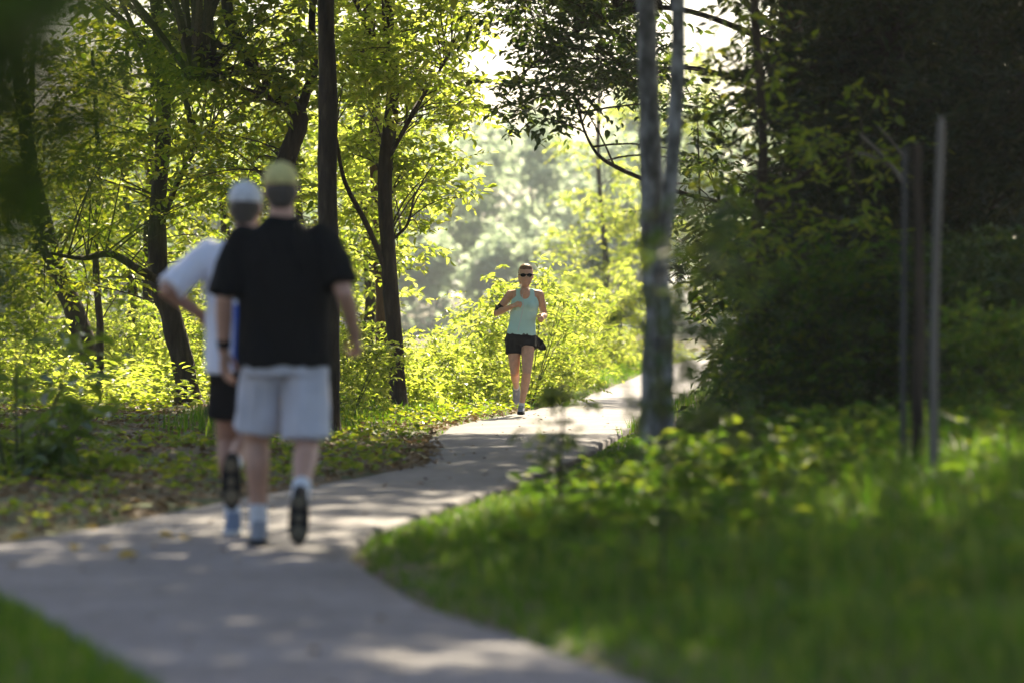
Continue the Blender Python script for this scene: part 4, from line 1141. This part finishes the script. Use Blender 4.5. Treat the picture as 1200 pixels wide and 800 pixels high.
sho = [loft([(.76, .06, 0, .175, .12), (.82, .06, 0, .18, .128), (.92, .06, 0, .172, .12)], 26, 2.4),
       limb([lh + (.01, 0, -.05), lh + (lk - lh) * .45, lh + (lk - lh) * .73], [.096, .098, .102], 22, hem=True), limb([rh + (-.005, 0, -.05), rh + (rk - rh) * .45, rh + (rk - rh) * .73], [.096, .098, .102], 22, hem=True)]
link_mesh('shorts', fuse('shorts', sho, .009, 3, None, .006, (9, 9, 3), 14.0), M['shorts_black'], pb)
sock(pb, la, lk, .05, .043, .041, 'sock'); sock(pb, ra, rk, .05, .043, .042, 'sock')
shoe(pb, la, (-.1, 1, 0), (0, 0, 1), ('shoe_blue', 'rubber_white', 'rubber'), 'pale blue trainer flat on the path')
shoe(pb, ra, (0, .22, -1.0), (0, 1, .22), ('shoe_dark', 'rubber', 'rubber_tan'), 'dark trainer lifted behind with its sole showing')

# ---- the runner, coming towards the camera
DC = 42.7
pc = empty('person', ((610 - 600) / FPX * DC, DC, GA)); tag(pc, 'person running towards us in mint tank top, black shorts and sunglasses', 'person')
hr = rot_z(math.pi + .06) @ rot_x(-.03); ht = np.array((.058, -.03, 1.432))
# image left leg trails behind, image right leg lands
ta, tk, th = np.array((-.045, .36, .30)), np.array((-.065, -.06, .475)), np.array((-.075, .0, .86))
fa, fk, fh = np.array((.008, -.10, .098)), np.array((.070, -.17, .475)), np.array((.085, .0, .86))
ash, ael, awr = np.array((-.115, .0, 1.345)), np.array((-.268, .06, 1.135)), np.array((-.085, -.16, 1.215))
bsh, bel, bwr = np.array((.212, .0, 1.345)), np.array((.262, .10, 1.105)), np.array((.245, -.14, 1.105))
def wleg(h, k, a, s=-1.0):
    cb = k + (a - k) * .3 + np.array((0, .018, 0))
    return [limb([h, h + (k - h) * .45, k], [.083, .072, .049]), limb([k, cb, k + (a - k) * .62, a], [.048, .051, .037, .029])]
def warm(s_, e, w): return [limb([s_, s_ + (e - s_) * .5, e], [.048, .045, .037]), limb([e, e + (w - e) * .35, w], [.037, .036, .025])]
body = [loft([(.80, .0, 0, .12, .09), (.88, .0, 0, .155, .105), (.96, .01, 0, .145, .098), (1.06, .022, .0, .122, .085), (1.16, .035, .0, .132, .09), (1.26, .045, .0, .142, .092), (1.33, .048, 0, .145, .08), (1.385, .05, 0, .09, .06)])]
body += [ell_mesh((.05 + s * .065, -.075, 1.215), (.058, .045, .055)) for s in (-1, 1)]
body += [ell_mesh((.05, -.055, 1.345), (.060, .056, .088)), ell_mesh((.05, .05, 1.36), (.055, .05, .075))]
body += [limb([(.05, .01, 1.36), (.053, .0, 1.43), (.058, -.015, 1.49)], [.056, .046, .046])]
body += [xf(p, hr, ht, 1.06) for p in head_pieces()]
body += [limb([(.05, .0, 1.375), (-.04, .0, 1.36), (-.115, 0, 1.345)], [.04, .042, .044]), limb([(.05, .0, 1.375), (.14, .0, 1.36), (.212, 0, 1.345)], [.04, .042, .044])]
body += wleg(th, tk, ta) + wleg(fh, fk, fa) + warm(ash, ael, awr) + warm(bsh, bel, bwr)
body += [limb([ta, ta + (0, .05, -.08)], [.028, .026]), limb([fa, fa + (0, -.09, -.04)], [.028, .026])]
body += hand_pieces(awr, awr - ael + np.array((.05, .05, 0)), (.1, .8, -.4), 1, .95, .88)
body += hand_pieces(bwr, bwr - bel + np.array((0, .02, -.1)), (-.8, 0, -.2), -1, .95, .88)
link_mesh('body', fuse('body', body, .0048, 2, .35), M['skin_c'], pc)
hair(pc, hr, ht, 'hair_brown', sc=1.065, full=True); face_bits(pc, hr, ht, 1.06)
pt = [hr @ np.array(q) + ht for q in ((0, -.105, .15), (.02, -.14, .135), (.05, -.15, .09), (.055, -.14, .03))]
link_mesh('ponytail', fuse('ponytail', [limb(pt, [.022, .028, .026, .01], 12)], .005, 1, None, .004, (60, 60, 14)), M['hair_brown'], pc)
# sunglasses
gl = []
for s in (-1, 1):
    gl.append(ell_mesh((s * .034, .095, .119), (.031, .009, .0195), rot_z(-s * .28)))
go = link_mesh('sunglasses', raw('sunglasses', [xf(p, hr, ht, 1.06) for p in gl]), M['lens'], pc)
link_mesh('bridge', raw('bridge', [xf(limb([(-.012, .103, .126), (0, .108, .127), (.012, .103, .126)], [.004, .004], 8), hr, ht, 1.06)]), M['lens'], go)
for s in (-1, 1):
    link_mesh('temple', raw('temple', [xf(limb([(s * .062, .085, .124), (s * .078, .04, .122), (s * .079, -.005, .118)], [.004, .0045, .0035], 8), hr, ht, 1.06)]), M['lens'], go)
tank = [loft([(.885, .008, 0, .160, .114), (.92, .008, 0, .162, .114), (.97, .012, 0, .155, .108), (1.06, .022, 0, .142, .100), (1.15, .035, -.002, .15, .106), (1.22, .045, -.006, .157, .110), (1.27, .048, -.004, .150, .102),
              (1.31, .049, .0, .132, .092), (1.35, .05, .0, .117, .078), (1.385, .05, .0, .108, .062), (1.408, .05, .0, .098, .045)], 28, 2.5),
        ell_mesh((.05 - .065, -.08, 1.212), (.064, .048, .062)), ell_mesh((.05 + .065, -.08, 1.212), (.064, .048, .062))]
link_mesh('tank_top', fuse('tank_top', tank, .0065, 3, .7, .0035, (12, 12, 7), 3.0), M['mint'], pc)
sho = [loft([(.80, .005, 0, .150, .118), (.86, .005, 0, .168, .122), (.90, .006, 0, .164, .116), (.925, .008, 0, .158, .11)], 26, 2.3),
       limb([th + (-.01, 0, -.02), th + (tk - th) * .2, th + (tk - th) * .46], [.092, .095, .096], 22, hem=True), limb([fh + (.005, 0, -.01), fh + (fk - fh) * .14, fh + (fk - fh) * .28], [.088, .092, .094], 22, hem=True)]
link_mesh('shorts', fuse('shorts', sho, .0075, 3, .7, .006, (10, 10, 6), 6.0), M['shorts_black'], pc)
jk = [limb([(.12, .10, .90), (.17, .12, .84), (.215, .14, .79), (.265, .15, .75)], [.03, .045, .06, .03], 12, flat=.5)]
link_mesh('tied_jacket', fuse('tied_jacket', jk, .007, 2, None, .008, (16, 16, 8), 2.0), M['shorts_black'], pc)
link_mesh('armband', raw('armband', [limb([ash + (ael - ash) * .58, ash + (ael - ash) * .88], [.045, .041], 16)]), M['rubber'], pc)
link_mesh('phone', raw('phone', [xf(loft([(-.055, 0, 0, .028, .006), (.055, 0, 0, .028, .006)], 16, 6), frame((-.8, -.3, -.3), ash - ael), ash + (ael - ash) * .72 + np.array((-.038, -.012, -.02)))]), M['rubber'], pc)
link_mesh('watch', raw('watch', [limb([bwr + (bel - bwr) * .10, bwr + (bel - bwr) * .17], [.029, .030], 14)]), M['metal'], pc)
cord = [hr @ np.array((.072, .0, .10)) * 1.06 + ht, (.0, -.06, 1.42), (.03, -.135, 1.26), (.02, -.14, 1.15), (-.01, -.125, 1.02), (-.03, -.12, .93)]
link_mesh('earphone_cord', raw('earphone_cord', [limb(cord, [.0028, .0028], 6, n=40)]), M['plastic_white'], pc)
link_mesh('necklace', raw('necklace', [limb([(.05 + math.cos(a) * .052, -.03 - .052 * (1 - abs(math.cos(a))) - .02, 1.40 - .055 * math.sin(a)) for a in np.linspace(.1, 3.04, 16)], [.003, .003], 6, curve=False)]), M['metal'], pc)
shoe(pc, fa, (-.05, -1, 0.0), (0, 0, 1), ('shoe_grey', 'rubber', 'rubber'), 'running shoe landing on the path', .92)
shoe(pc, ta, (0, .0, -1.0), (0, -1, 0), ('shoe_grey', 'rubber_white', 'rubber'), 'running shoe lifted behind', .92)
sock(pc, fa, fk, .05, .034, .033); sock(pc, ta, tk, .05, .034, .033)

# ------------------------------------------------------------------ the hazy air
m, nt, out = new_mat('haze')
vol = nt.nodes.new('ShaderNodeVolumePrincipled')
vol.inputs['Color'].default_value = (.86, .93, 1, 1)
vol.inputs['Density'].default_value = 0.0003
vol.inputs['Anisotropy'].default_value = 0.3
nt.links.new(vol.outputs[0], out.inputs['Volume'])
bx = [(-1600, -70, -4), (1600, -70, -4), (1600, 2600, -4), (-1600, 2600, -4)]
bx = bx + [(a, b_, 34) for a, b_, _ in bx]
me = mesh_np('haze', bx, [[(0, 3, 2, 1), (4, 5, 6, 7), (0, 1, 5, 4), (1, 2, 6, 5), (2, 3, 7, 6), (3, 0, 4, 7)]], False)
tag(link_mesh('haze', me, m), 'thin sunlit haze in the air over the river and path', 'haze', kind='stuff')
SC.collection.children.link(COL)
